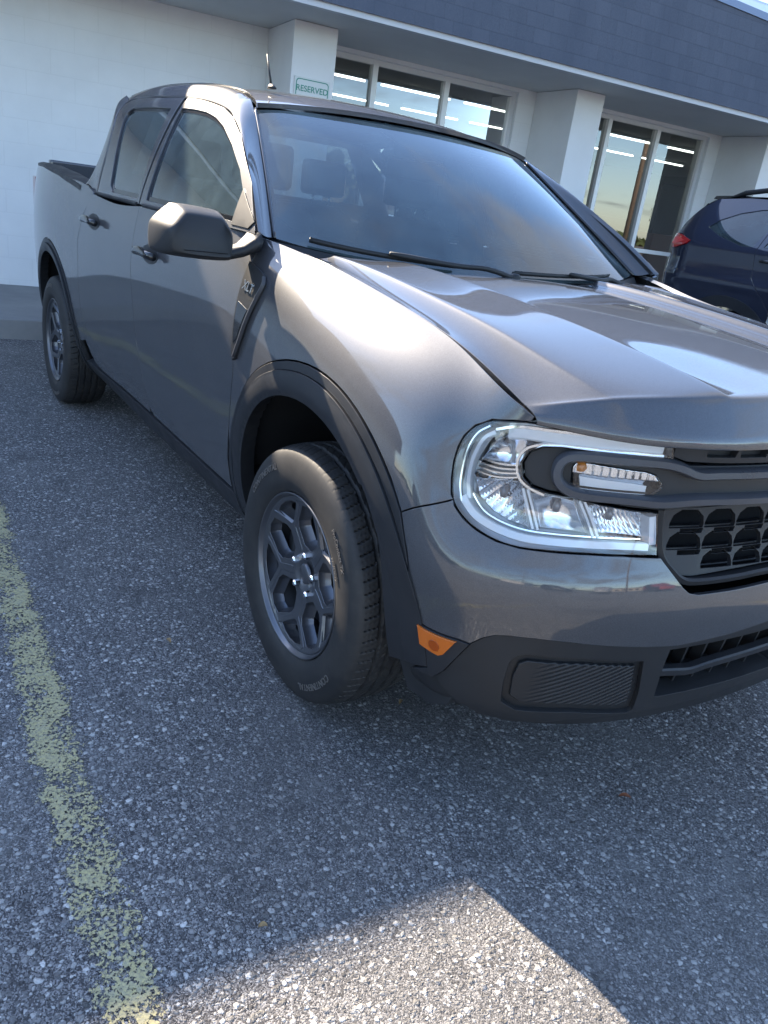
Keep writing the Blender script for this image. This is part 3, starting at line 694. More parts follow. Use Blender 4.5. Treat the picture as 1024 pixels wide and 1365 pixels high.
# ---- cab: pillars, roof, glass ----
A_ = [(-.435, 1.215), (-.628, 1.338), (-.878, 1.467), (-1.041, 1.532), (-1.171, 1.565), (-1.423, 1.597), (-1.768, 1.615), (-2.12, 1.624), (-2.30, 1.619), (-2.370, 1.598), (-2.372, 1.552), (-2.308, 1.488), (-2.257, 1.42), (-2.222, 1.35), (-2.200, 1.25), (-2.195, 1.193)]
B_ = [(-.500, -.795, 1.198), (-.70, -.735, 1.335), (-.90, -.678, 1.465), (-1.07, -.632, 1.572), (-1.20, -.607, 1.618), (-1.45, -.592, 1.655), (-1.78, -.600, 1.672), (-2.12, -.615, 1.674), (-2.40, -.630, 1.655), (-2.50, -.655, 1.628), (-2.51, -.700, 1.585), (-2.42, -.755, 1.50), (-2.36, -.80, 1.41), (-2.36, -.835, 1.32), (-2.40, -.860, 1.25), (-2.43, -.882, 1.212)]
def pillar():
    n = 7; A = np.array(smooth_poly(A_, n)); B = np.array(smooth_poly(B_, n)); uv = np.array(gl(A)); PA = G(uv[:,0], uv[:,1]); NA = G.normal(uv[:,0], uv[:,1])
    V = []; K = len(PA); q = 11
    for i in range(K):
        a = PA[i]; b = B[i]; d = b-a; l = np.linalg.norm(d); na = NA[i]
        ta = d-na*(d@na); ta /= max(np.linalg.norm(ta), 1e-9)
        up = np.array([0, .25, .97]) if A[i][1] > 1.60 or A[i][0] > -2 else np.array([-.7, .2, .5]); up = up/np.linalg.norm(up)
        if A[i][0] > -1.15: up = np.array([.55, .1, .8]); up /= np.linalg.norm(up)
        tb = d-up*(d@up); tb /= max(np.linalg.norm(tb), 1e-9)
        T = np.gradient(PA, axis=0)[i]; T /= np.linalg.norm(T); out = np.cross(T, ta); out = out if out@na > 0 else -out
        V.append(a-na*.020-ta*(-.002)); V.append(a+ta*.001-na*.0015)
        for k in range(q):
            t = .03+.97*k/(q-1); h0 = 2*t**3-3*t**2+1; h1 = t**3-2*t**2+t; h2 = -2*t**3+3*t**2; h3 = t**3-t**2
            V.append(a*h0+ta*l*1.05*h1+b*h2+tb*l*1.0*h3)
        V.append(b-up*.016+tb*.002)
    w_ = q+3; F = [(i*w_+k, i*w_+k+1, (i+1)*w_+k+1, (i+1)*w_+k) for i in range(K-1) for k in range(w_-1)]
    o = obj('roof_pillar', V, F, M['paint'], truck); bm = bmesh.new(); bm.from_mesh(o.data); bmesh.ops.recalc_face_normals(bm, faces=bm.faces[:]); bm.to_mesh(o.data); bm.free()
    return sharp(o, 50)
both(pillar)
# roof skin between the ditches
Bs = np.array(smooth_poly(B_, 8))
def edge_at(x):
    seg = Bs[((Bs[:,2] > 1.615)|(Bs[:,0] > -1.5))&(Bs[:,0] < -1.0)&(Bs[:,0] > -2.5)]; return np.interp(-x, -seg[:,0], -seg[:,1]), np.interp(-x, -seg[:,0], seg[:,2])
rows = []
for xc in (-.955, -1.0, -1.12, -1.3, -1.55, -1.8, -2.1, -2.38, -2.50):
    xs = min(xc, -1.075) if xc > -1.08 else xc
    if xc > -1.3: xs = -1.075-(xc+.955)*(-.225/.345)
    ye, ze = edge_at(max(xs, -2.49)); ye -= .012; zc = {-.955: 1.606, -1.0: 1.622, -1.12: 1.650, -1.3: 1.680, -1.55: 1.703, -1.8: 1.712, -2.1: 1.712, -2.38: 1.696, -2.50: 1.668}[xc]
    ze -= .004 if xc < -.98 else .0
    r = []
    for t in (-.25, 0, .25, .5, .7, .85, .94, 1.0):
        x = xc-(xc-xs)*t*t; r.append((x, -ye*t, ze+(zc-ze)*(1-abs(t)**2.6)))
    rows.append(r)
R_ = Surf(rows, -1.)
rf = grid_obj('roof', R_, np.linspace(0, 8, 60), np.linspace(1, 7, 50), M['paint'], truck, ('v1', 'u0', 'u1')); join_mirror(rf)
# dark sealing strip in the roof ditch
o = MB(); pts = [(p[0], p[1]+.004, p[2]-.008) for p in Bs if -2.45 < p[0] < -1.25 and p[2] > 1.62]; o.tube(pts, .007, 6); o.build('roof_seal', M['gloss'], rf); 
o = MB(); o.tube([(p[0], -p[1], p[2]) for p in pts], .007, 6); o.build('roof_seal', M['gloss'], rf)
# windshield
def wsnet():
    bot = [(-.345, 0, 1.150), (-.352, -.20, 1.152), (-.375, -.40, 1.157), (-.415, -.58, 1.168), (-.462, -.71, 1.182), (-.507, -.788, 1.197)]
    top = [(-.957, 0, 1.600), (-.965, -.16, 1.598), (-.985, -.32, 1.593), (-1.015, -.46, 1.586), (-1.043, -.56, 1.578), (-1.075, -.622, 1.568)]
    rows_ = []
    for t in np.linspace(0, 1, 7):
        r = []
        for k, (b0, t0) in enumerate(zip(bot, top)):
            p = np.array(b0)*(1-t)+np.array(t0)*t; bow = .030*4*t*(1-t)*(1-(k/5.)**3); p = p+np.array([.66, 0, .75])*bow; r.append(tuple(p))
        r = [(r[1][0], -r[1][1], r[1][2])]+r; rows_.append(r)
    return Surf(rows_, 1.)
W = wsnet(); 
if W.normal(np.array([3.]), np.array([2.]))[0][2] < 0: W.sign = -1.
ws = grid_obj('windshield', W, np.linspace(0, 6, 24), np.linspace(1, 6, 26), M['ws'], truck); join_mirror(ws)
def frit(poly, name='glass_border'):
    o = panel(name, W, poly, M['frit'], ws, step=.03, gap=0, hem=.001, off=-.004); join_mirror(o)
frit([(0, 1), (0, 6), (6, 6), (6, 1), (5.75, 1), (5.72, 4.9), (5.2, 5.55), (3, 5.78), (1.0, 5.72), (.62, 5.3), (.55, 4), (.55, 1)])
panel('sensor_patch', W, [(5.74, 1.0), (4.75, 1.0), (4.7, 1.55), (4.95, 1.95), (5.73, 2.3)], M['frit'], ws, step=.03, gap=0, hem=.001, off=-.0045); 
o = panel('sensor_patch', W, [(5.74, 1.0), (4.75, 1.0), (4.7, 1.55), (4.95, 1.95), (5.73, 2.3)], M['frit'], ws, step=.03, gap=0, hem=.001, off=-.0045); 
c_ = flip_copy(o); bpy.data.objects.remove(o)
MB().box((-1.04, -.075, 1.50), (-.90, .075, 1.556), .015).build('camera_housing', M['black'], ws)
# seal line around the glass
for sgn in (1, -1): MB().tube([(p[0]+.004, sgn*(p[1]+.006), p[2]-.002) for p in np.array(smooth_poly(B_[:4], 6))], .006, 6).build('windshield_seal', M['gloss'], ws)
# cowl panel
o = MB(); rings = []
for y in np.linspace(-.80, .80, 33):
    t = abs(y)/.8; xb = -.345-.165*t**2.2; zb = 1.150+.045*t**2; xf = -.25-.08*t**2
    rings.append([(xb-.03, y, zb-.012), (xb+.012, y, zb-.006), (xb+.03, y, zb-.028), (xf, y, zb-.025), (xf+.03, y, zb-.045), (xb, y, zb-.06)])
sharp(o.loft(rings).build('cowl_panel', M['black'], truck))
def wiper(y0, y1, px):
    t = bpy.data.objects.new('windshield_wiper', None); COL.objects.link(t); t.parent = truck
    def wp(y, up, o):
        v = 1+abs(y)/.788*5; k = 1+5*min(1, np.interp(abs(y), [0, .2, .4, .58, .71, .788], [0, .2, .4, .6, .8, 1])); p = W(np.array([up]), np.array([k]))[0]; n = W.normal(np.array([up]), np.array([k]))[0]; p = p+n*o
        return np.array([p[0], math.copysign(abs(p[1]), y), p[2]])
    ys = np.linspace(y0, y1, 14)
    MB().loft([[wp(y, .14-.004, .006), wp(y, .14-.05, .012), wp(y, .14, .026), wp(y, .14+.05, .012)] for k, y in enumerate(ys)]).build('wiper_blade', M['black'], t)
    m_ = (y0+y1)/2; base = np.array([-.315-.06*(px/.7)**2, px, 1.158]); arm = [base, base+np.array([-.01, (m_-px)*.25, .022]), base*.5+wp(m_, .08, .035)*.5+np.array([0, 0, .004]), wp(m_, .12, .030)]
    MB().tube(smooth_poly(arm, 4), [.012]+[.0085]*11+[.006], 8).build('wiper_arm', M['black'], t)
    MB().lathe([(0, 0), (.018, 0), (.018, .02), (.012, .028), (0, .028)], 16, 'z', tuple(base-np.array([0, 0, .012]))).build('pivot_cap', M['black'], t)
wiper(-.70, -.22, .0); wiper(.02, .56, .60)
# rear window and cab back
cb = MB(); back = [(-2.50, -.64, 1.64), (-2.40, -.77, 1.45), (-2.42, -.85, 1.24), (-2.42, -.85, .60), (-2.42, .85, .60), (-2.42, .85, 1.24), (-2.40, .77, 1.45), (-2.50, .64, 1.64)]
w4 = [(-2.465, -.54, 1.585), (-2.41, -.66, 1.30), (-2.41, .66, 1.30), (-2.465, .54, 1.585)]
V = back+w4; cb.add(V, [(0, 1, 9, 8), (1, 2, 9), (9, 2, 3, 4, 5, 10), (10, 5, 6), (10, 6, 7, 11), (11, 7, 0, 8)]); cb.build('cab_back_panel', M['paint'], truck)
MB().add(w4, [(0, 1, 2, 3)]).build('rear_window', M['tint'], truck)
# underbody and floor: dark boxes added to block light; then the bed
ub = MB(); ub.box((-4.0, -.70, .30), (.45, .70, .42)); ub.box((-2.52, -.80, .42), (-.45, .80, .50)); ub.box((-.50, -.48, .42), (.60, .48, .85)); ub.box((-.54, -.80, .45), (-.50, .80, 1.12)); ub.build('underbody', M['dark'], truck)
bd = MB(); bd.box((-4.12, -.70, .78), (-2.54, .70, .80)); bd.build('bed_floor', M['black'], truck)
def bedrail():
    xs = np.linspace(-4.11, -2.43, 26); uvs = side([(x, float(np.interp(x, [-4.12, -3.4, -2.9, -2.6, -2.42], [1.278, 1.278, 1.258, 1.236, 1.218]))) for x in xs], (0, 9)); Pt = L(np.array(uvs)[:,0], np.array(uvs)[:,1])
    rings = [[(p[0], p[1]-.004, p[2]-.02), (p[0], p[1]-.002, p[2]+.004), (p[0], p[1]+.02, p[2]+.012), (p[0], p[1]+.095, p[2]+.010), (p[0], p[1]+.10, p[2]-.01), (p[0], p[1]+.10, .80)] for p in Pt]
    return sharp(MB().loft(rings, closed=False, caps=False).build('bed_rail', M['black'], truck))
both(bedrail)
tg = MB(); tg.box((-4.16, -.70, .62), (-4.09, .70, 1.31), .015); tg.build('tailgate', M['paint'], truck)
hd = MB(); hd.box((-2.50, -.70, .80), (-2.45, .70, 1.20), .01); hd.build('bed_front_wall', M['black'], truck)
tl = MB(); tl.box((-4.15, -.80, .95), (-4.05, -.70, 1.20), .01); tl = tl.build('tail_lamp', mat('tail_red', (.35, .01, .01), .15, coat=1), truck); flip_copy(tl)
# antenna
an = thing('_', None, None); an.name = 'antenna'; an.parent = truck
MB().loft([[(-1.31+a*.04*s_-z*.35, -.46+b*.016*s_, 1.668+z) for a, b in [(math.cos(t), math.sin(t)) for t in np.linspace(0, 6.283, 14, endpoint=False)]] for s_, z in ((.8, 0), (.65, .008), (.35, .016))]).build('antenna_base', M['black'], an)
MB().tube([(-1.322, -.46, 1.688), (-1.345, -.46, 1.73), (-1.372, -.46, 1.785)], [.0045, .0035, .0025], 8).build('antenna_mast', M['black'], an)

# ---- headlights ----
_h = UV['hl_outer']; hc_lamp = _h[:2]+smooth_poly(_h[2:21], 3)+_h[21:]
def sc_poly(poly, k):  # shrink a uv polygon a little toward its own edge-normals
    return poly
def headlight():
    hl = panel('headlight', L, hc_lamp, M['gloss'], truck, step=.012, gap=.0015, hem=.07, off=-.006, holes=[])
    bpy.data.objects.remove(hl)
    # housing walls + bezel: ring between outline and a slightly inset outline
    c0 = np.array(hc_lamp); n = len(c0); sc2 = np.array([.105, .105]); pm = c0*sc2
    T = np.roll(pm, -1, 0)-np.roll(pm, 1, 0); T /= np.linalg.norm(T, axis=1, keepdims=True); area = .5*(pm[:,0]*np.roll(pm[:,1], -1)-np.roll(pm[:,0], -1)*pm[:,1]).sum()
    nn = np.stack([T[:,1], -T[:,0]], 1)*(1 if area > 0 else -1); inset = lambda d: [tuple(p) for p in (pm-nn*d)/sc2]
    bez = panel('headlight', L, hc_lamp, M['gloss'], truck, step=.01, gap=.001, hem=.01, off=-.003, holes=[inset(.0065)])
    rings = []
    for d, o in ((.0062, -.003), (.0075, -.02), (.009, -.075)):
        q = np.array(inset(d)); Pt = L(q[:,0], q[:,1])+L.normal(q[:,0], q[:,1])*o; rings.append(list(Pt))
    MB().loft(rings, closed=True, caps=False, smooth=False).build('lamp_housing', M['lampchrome'], bez)
    panel('lamp_back', L, inset(.004), M['lampgrey'], bez, step=.02, gap=0, hem=.001, off=-.072)
    panel('lamp_lens', L, inset(.003), M['lens'], bez, step=.015, gap=0, hem=.0005, off=-.0025)
    # light guides
    def guide(name, path, w_, o, m_, d=.012): return sweep(name, L, path, [(-w_, -d), (-w_, -.002), (-w_*.75, .0025), (w_*.75, .0025), (w_, -.002), (w_, -d)], m_, bez, off=o)
    guide('light_guide', [(22.74, 10.56), (22.164, 10.56), (21.291, 10.52), (20.602, 10.45), (19.96, 10.36), (19.55, 10.22)], .0165, -.018, M['pipe'], .03)
    guide('chrome_strip', [(22.74, 10.80), (22.1, 10.80), (21.29, 10.76), (20.56, 10.64), (20.0, 10.53), (19.6, 10.37), (19.26, 10.12)], .0035, -.012, M['chrome'])
    guide('chrome_strip', [(22.74, 10.30), (22.164, 10.31), (21.291, 10.27), (20.70, 10.20), (20.30, 10.06), (20.06, 9.83), (19.97, 9.42), (20.06, 8.96), (20.30, 8.70), (20.65, 8.56)], .0032, -.012, M['chrome'])
    guide('light_guide', [(19.26, 10.05), (19.06, 9.70), (18.96, 9.0), (18.98, 8.35), (19.12, 7.80)], .005, -.016, M['pipe'], .02)
    guide('chrome_strip', [(19.10, 10.12), (18.90, 9.75), (18.80, 9.2), (18.80, 8.6), (18.86, 8.0), (19.0, 7.6)], .0022, -.010, M['chrome'])
    guide('light_guide', [(18.98, 7.74), (19.30, 7.48), (19.7, 7.32), (20.1, 7.22), (20.5, 7.18), (21.04, 7.23), (21.7, 7.29), (22.3, 7.33), (22.82, 7.33)], .0095, -.012, M['pipe'], .03)
    guide('light_guide', [(22.86, 7.42), (22.83, 7.8), (22.78, 8.30)], .0075, -.010, M['pipe'], .03)
    guide('chrome_strip', [(19.16, 7.98), (19.5, 7.66), (20.0, 7.48), (20.5, 7.42), (21.04, 7.46), (21.8, 7.52), (22.7, 7.56)], .002, -.022, M['chrome'])
    for pth in ([(20.20, 8.62), (20.40, 8.05), (20.58, 7.50)], [(20.30, 8.62), (20.50, 8.05), (20.68, 7.50)], [(21.36, 8.55), (21.58, 8.03), (21.76, 7.52)], [(21.46, 8.55), (21.68, 8.03), (21.86, 7.52)]):
        guide('divider', pth, .0032, -.018, M['pipe'], .05)
    for k in range(4): guide('chrome_fin', [(19.06, 8.62+.13*k), (19.6, 8.72+.13*k), (20.02, 8.86+.12*k)], .0022, -.030-.004*k, M['chrome'], .02)
    def bowl(poly, depth, flutes=0., name='reflector', m_=None):
        q = np.array(poly); cc = L(np.array([q[:,0].mean()]), np.array([q[:,1].mean()]))[0]; rr = np.max(np.linalg.norm(L(q[:,0], q[:,1])-cc, axis=1))
        def off(Pt):
            d = np.linalg.norm(Pt-cc, axis=1)/rr; o = -.022-depth*np.clip(1-d*d, 0, 1)
            if flutes: o = o+.0016*np.abs(np.sin((Pt[:,1]*.8-Pt[:,2]*.6)*flutes))
            return o
        return panel(name, L, poly, m_ or M['lampchrome'], bez, step=.005, gap=.0005, hem=.02, off=off)
    bowl([(19.13, 9.30), (19.22, 9.75), (19.45, 10.02), (20.03, 10.10), (20.02, 9.35), (20.05, 9.15), (19.6, 9.08), (19.08, 8.98)], .045)
    bowl([(19.09, 8.45), (19.6, 8.62), (20.10, 8.70), (20.32, 8.05), (20.48, 7.52), (20.0, 7.56), (19.6, 7.70), (19.25, 7.95)], .04, 320)
    bowl([(20.36, 8.52), (20.75, 8.46), (21.34, 8.42), (21.50, 8.0), (21.66, 7.60), (21.1, 7.56), (20.74, 7.54), (20.56, 8.05)], .04)
    bowl([(21.50, 8.42), (22.1, 8.40), (22.66, 8.32), (22.72, 7.62), (22.2, 7.60), (21.92, 7.58), (21.74, 8.0)], .035, 420)
    for (u, v) in ((19.75, 8.15), (21.0, 8.05), (22.15, 8.0)):
        b = Lp(u, v, -.055); MB().lathe([(0, 0), (.007, 0), (.009, .01), (.006, .022), (0, .024)], 14, 'z', tuple(b)).build('bulb', mat('bulb_grey', (.25, .25, .27), .2, .3) if 'bulb_grey' not in bpy.data.materials else bpy.data.materials['bulb_grey'], bez)
    return bez
both(headlight)

# ---- grille ----
grl = bpy.data.objects.new('grille', None); COL.objects.link(grl); grl.parent = truck
bk = [(u, v) for u in np.linspace(20.0, 26.5, 30) for v in (6.0, 8.8, 11.0)]
V = [Lp(u, v, -.085) for u, v in bk]; F = [(3*i+k, 3*i+k+1, 3*i+4+k, 3*i+3+k) for i in range(29) for k in (0, 1)]
o = obj('radiator_shroud', V, F, M['dark'], grl); join_mirror(o)
# recessed dark plastic insert panel behind the bars
ins = UV['insert'][:-1]+[(22.969, 8.467), (24.0, 8.60), (25.0, 8.68), (26.5, 8.70), (26.5, 10.02), (25.0, 10.0), (23.3, 9.98), (22.95, 10.24)]
TURN = UV['turn']
o = panel('grille_insert', L, ins, M['trim'], grl, step=.012, gap=.001, hem=.05, off=-.016, holes=[TURN]); join_mirror(o)
BAR = [(26.5, 9.74), (25.4, 9.74), (24.844, 9.74), (23.862, 9.73), (23.42, 9.72), (23.08, 9.93), (22.709, 10.06), (22.068, 10.07), (21.379, 10.03), (21.0, 9.93), (20.82, 9.66), (20.81, 9.22), (20.98, 8.92), (21.325, 8.80), (22.102, 8.80), (22.75, 8.76), (23.112, 8.80), (23.473, 8.86), (24.142, 8.87), (25.008, 8.86), (26.5, 8.87)]
o = sweep('grille_bar', L, BAR, [(-.0120, -.03), (-.0115, -.003), (-.0075, .008), (.005, .0095), (.0100, .001), (.0120, -.03)], M['satin'], grl, off=.0015, smooth_n=6); join_mirror(o)
# grille mesh: arched cells in rows, thin webs, small tabs between the rows
gl_poly = [(22.969, 8.467), (23.0, 7.9), (23.112, 7.10), (23.398, 6.50), (23.562, 6.36), (23.842, 6.30), (24.6, 6.42), (25.3, 6.50), (26.5, 6.52), (26.5, 8.62), (25.0, 8.60), (24.0, 8.52)]
us = np.linspace(22.5, 26.5, 400); yy = L(us, np.full(400, 7.5))[:,1]
def U_(y): return float(np.interp(y, yy, us))
PIT = .094; cell = [(-.0440, -.0185), (.0440, -.0185), (.0455, -.011), (.041, .004), (.023, .0172), (-.019, .0180), (-.038, .007), (-.0445, -.009)]
tabL = [(-.046, -.0265), (-.030, -.0265), (-.030, -.0195), (-.046, -.0195)]; tabR = [(-.015, -.0295), (.043, -.0295), (.047, -.0205), (-.015, -.0205)]
holes = []; pol = np.array(gl_poly); VS = .0655
for r, v0 in enumerate((8.16, 7.48, 6.84)):
    for k in range(0, 7):
        yc = -.0478-PIT*k
        for sh in (cell, tabR):
            uv = [(U_(yc+a), v0+b/VS) for a, b in sh]; pa = np.array(uv)
            if _inside(pa[:,0], pa[:,1], pol).all() and _dist(pa[:,0]*.145, pa[:,1]*VS, pol*np.array([.145, VS])).min() > .0015: holes.append(uv)
o = panel('grille_mesh', L, gl_poly, M['trim'], grl, step=.01, gap=.0004, hem=.010, rad=.0006, off=-.030, holes=holes); join_mirror(o)
# second, deeper layer of cross ribs seen through the cells
for v0 in (8.5, 7.83, 7.17, 6.6): o = sweep('grille_rib', L, [(23.05, v0), (24.5, v0), (26.5, v0)], [(-.0015, -.02), (-.0015, 0), (.0015, 0), (.0015, -.02)], M['black'], grl, off=-.056); join_mirror(o)
# surround lip between bumper and mesh
o = sweep('grille_surround', L, [(22.99, 8.50), (23.05, 7.7), (23.14, 7.05), (23.36, 6.58), (23.56, 6.28), (23.83, 6.18), (24.6, 6.22), (25.3, 6.30), (26.5, 6.33)], [(-.010, -.05), (-.009, -.008), (.0, -.002), (.006, -.006), (.007, -.05)], M['black'], grl, off=-.006); join_mirror(o)
up_poly = [(22.90, 10.28), (23.2, 10.12), (24.0, 10.08), (25.2, 10.08), (26.5, 10.08), (26.5, 10.94), (24.5, 10.94), (22.90, 10.94)]
holes = []
us2 = np.linspace(22.5, 26.5, 400); yy2 = L(us2, np.full(400, 10.6))[:,1]
for k in range(0, 6):
    y = -.044-.088*k; cl = [(-.036, -.012), (.036, -.012), (.038, -.002), (.024, .013), (-.024, .013), (-.038, .002)]; holes.append([(float(np.interp(y+a, yy2, us2)), 10.60+b/.046) for a, b in cl])
holes = [h for h in holes if min(p[0] for p in h) > 23.02]
o = panel('upper_grille', L, up_poly, M['trim'], grl, step=.01, gap=.001, hem=.014, off=-.009, holes=holes); join_mirror(o)
o = panel('upper_grille_back', L, up_poly, M['black'], grl, step=.05, gap=.004, hem=.001, off=-.026); join_mirror(o)
# turn lamps
def turn():
    o = panel('turn_signal', L, TURN, M['lens'], grl, step=.008, gap=.0008, hem=.002, off=-.004)
    panel('reflector', L, TURN, M['lampchrome'], o, step=.006, gap=.0005, hem=.03, off=lambda Pt: -.038+.0012*np.sin(Pt[:,1]*420)+.022*np.clip(np.abs(Pt[:,2]-.865+(Pt[:,1]+.6)*0)/.028, 0, 1)**2)
    q = [(22.2, 9.70), (22.68, 9.52), (22.72, 9.24), (22.45, 9.03), (22.3, 9.3)]
    panel('inner_lens', L, [(21.25, 9.30), (22.3, 9.25), (22.6, 9.2), (22.6, 9.0), (21.3, 9.0)], M['pipe'], o, step=.01, gap=0, hem=.012, off=-.018)
    b = Lp(21.26, 9.60, -.022); MB().lathe([(0, -.012), (.009, -.01), (.012, 0), (.009, .01), (0, .012)], 16, 'y', tuple(b)).build('amber_bulb', M['amberbulb'], o)
    return o
o = turn()
def rec(a, par):
    c = flip_copy(a, parent=par)
    for ch in list(a.children): rec(ch, c)
rec(o, grl)

# ---- fender vent trim with badge ----
def vent():
    pts = [(-.452, 1.130), (-.350, 1.105), (-.330, 1.085), (-.338, 1.04), (-.395, .93), (-.440, .855), (-.462, .845), (-.470, .87), (-.462, .98), (-.455, 1.06)]
    o = panel('fender_vent', L, side(pts), M['black'], truck, step=.01, gap=.0005, hem=.008, rad=.003, off=.009)
    pts = [(-.445, 1.02), (-.375, 1.005), (-.425, .915), (-.452, .90), (-.452, .96)]
    panel('vent_recess', L, side(pts), M['gloss'], o, step=.01, gap=0, hem=.002, off=.0105)
    sweep('vent_edge', L, side([(-.345, 1.098), (-.333, 1.075), (-.352, 1.02), (-.40, .925), (-.445, .862)]), [(-.004, -.004), (-.003, .004), (.002, .005), (.004, -.004)], M['satin'], o, off=.010)
    return o
vt = vent()
c = flip_copy(vt)
for ch in list(vt.children): flip_copy(ch, parent=c)
def text_mesh(body, size, extr=.001, sp=1.0):
    cu = bpy.data.curves.new('t', 'FONT'); cu.body = body; cu.size = size; cu.extrude = extr; cu.align_x = 'CENTER'; cu.align_y = 'CENTER'; cu.space_character = sp; cu.offset = size*.012
    o = bpy.data.objects.new('t', cu); COL.objects.link(o); dg = bpy.context.evaluated_depsgraph_get(); me = bpy.data.meshes.new_from_object(o.evaluated_get(dg))
    V = [tuple(v.co) for v in me.vertices]; F = [tuple(p.vertices) for p in me.polygons]; bpy.data.objects.remove(o); bpy.data.curves.remove(cu); bpy.data.meshes.remove(me); return V, F
V, F = text_mesh('XLT', .036, .0012)
uvb = side([(-.398, 1.062)])[0]; pb = Lp(*uvb, .0125); nb_ = L.normal(np.array([uvb[0]]), np.array([uvb[1]]))[0]
ex = np.array([1, 0, -.10]); ex = ex-nb_*(ex@nb_); ex /= np.linalg.norm(ex); ey = np.cross(nb_, ex)
obj('badge', [pb+ex*a+ey*b+nb_*c_ for a, b, c_ in V], F, M['letter'], vt, smooth=False)

# ---- mirrors ----
def mirror():
    out = [(-1.170, 1.150), (-1.172, 1.205), (-1.160, 1.232), (-1.118, 1.272), (-1.095, 1.281), (-1.00, 1.277), (-.975, 1.268), (-.953, 1.225), (-.948, 1.19), (-.950, 1.140), (-.962, 1.128), (-1.05, 1.126), (-1.150, 1.132)]
    o2 = smooth_poly(out, 3, True); cy, cz = -1.055, 1.190
    rings = []
    for x, k, kz in ((-.515, .95, .95), (-.512, .99, .99), (-.500, 1.0, 1), (-.46, 1.0, 1), (-.43, .99, .99), (-.40, .965, .955), (-.375, .93, .90), (-.355, .885, .83), (-.343, .84, .76), (-.336, .79, .69)):
        rings.append([(x-.07*abs(y+.95)-max(0, z-1.235)*.55*(1 if x > -.45 else 0)*min(1, (x+.45)/.05), cy+(y-cy)*k, cz+(z-cz)*kz) for y, z in o2])
    o = sharp(MB().loft(rings).build('side_mirror', M['black'], truck), 62)
    g = MB().add([(-.518-.06*abs(y+.95), cy+(y-cy)*.86, cz+(z-cz)*.86) for y, z in o2], [tuple(range(len(o2)))]); g.build('mirror_glass', M['chrome'], o, fix=False)
    MB().loft([[(-.43+a, y, z0+b) for a, b in ((-.045*k, -.018*k), (.03*k, -.022*k), (.045*k, 0), (.03*k, .018*k), (-.045*k, .02*k))] for y, z0, k in ((-.99, 1.150, .75), (-.94, 1.152, .75), (-.90, 1.165, .85), (-.87, 1.185, 1.1), (-.85, 1.20, 1.3))], smooth=True).build('mirror_arm', M['black'], o)
    sl_ = MB(); sl_.tube([(-.326-.06*abs(y+.95), y, 1.158) for y in np.linspace(-1.12, -.985, 8)], .0012, 5); sl_.build('mirror_seam', M['dark'], o)
    for q in [o]+list(o.children): q.data.transform((Matrix.Translation((-.49, -.95, 1.158)) @ Matrix.Scale(.87, 4) @ Matrix.Translation((.468, .95, -1.165))))
    return o
mirror()
mo = mirror()
def rec(a, par):
    c = flip_copy(a, parent=par)
    for ch in list(a.children): rec(ch, c)
    return c
mc = rec(mo, truck); mc.location = (-.20, -.06, 0)
for q in list(mo.children)+[mo]: bpy.data.objects.remove(q)

# ---- cabin ----
def seat(y, x, rear=False):
    s = bpy.data.objects.new('rear_seat' if rear else 'front_seat', None); COL.objects.link(s); s.parent = truck
    wd = .27 if not rear else .62
    MB().loft([[(x+a, y+b*wd, .62+c_) for b, c_ in ((-1, -.06), (-1, .07), (-.8, .11), (.8, .11), (1, .07), (1, -.06))] for a in (-.25, -.15, .1, .25)]).build('cushion', M['seat'], s)
    MB().loft([[(x-.24-h*.28+dx, y+b*wd*k, .72+h) for b, dx in ((-1, -.05), (-1, .03), (-.75, .055), (.75, .055), (1, .03), (1, -.05))] for h, k in ((0, 1), (.15, 1), (.40, .95), (.52, .85), (.56, .7))]).build('backrest', M['seat'], s)
    for hy in ((0,) if not rear else (-.36, .36)):
        MB().box((x-.44, y+hy-.12, 1.325), (x-.34, y+hy+.12, 1.50), .04).build('headrest', M['seat'], s)
        for k in (-.05, .05): MB().tube([(x-.40, y+hy+k, 1.26), (x-.395, y+hy+k, 1.35)], .006, 8).build('headrest_post', M['chrome'], s)
seat(-.37, -1.15); seat(.37, -1.15); seat(0, -1.98, True)
db = MB(); db.loft([[(x, y*k, z) for y in (-.80, -.5, 0, .5, .80)]+[(x, y*k, z-.25) for y in (.8, .5, 0, -.5, -.8)] for x, z, k in ((-.40, 1.10, .95), (-.50, 1.13, .97), (-.62, 1.135, .98), (-.72, 1.11, .98), (-.76, 1.0, .98))]); db.build('dashboard', M['dash'], truck)
sw = bpy.data.objects.new('steering_wheel', None); COL.objects.link(sw); sw.parent = truck
c0 = np.array([-.86, .37, 1.03]); ax = np.array([-.85, 0, .52]); ax /= np.linalg.norm(ax); e1 = np.array([0, 1., 0]); e2 = np.cross(ax, e1)
MB().tube([c0+.185*(e1*math.cos(t)+e2*math.sin(t)) for t in np.linspace(0, 2*math.pi, 33)], .016, 8, caps=False).build('rim', M['dash'], sw)
MB().tube([c0-e1*.18, c0, c0+e1*.18], .018, 8).build('spoke', M['dash'], sw); MB().tube([c0, c0-ax*.25], .04, 10).build('column', M['dash'], sw)
MB().box((-.985, -.13, 1.425), (-.955, .13, 1.492), .012).build('rear_view_mirror', M['black'], truck)
MB().tube([(-.97, 0, 1.49), (-.95, 0, 1.55)], .012, 8).build('mirror_stalk', M['black'], truck)
MB().add([(-1.05, -.58, 1.56), (-1.05, .58, 1.56), (-2.42, .56, 1.61), (-2.42, -.56, 1.61), (-1.7, -.575, 1.645), (-1.7, .575, 1.645)], [(0, 1, 5, 4), (4, 5, 2, 3)]).build('headliner', mat('headliner_cloth', (.20, .21, .22), .9), truck)
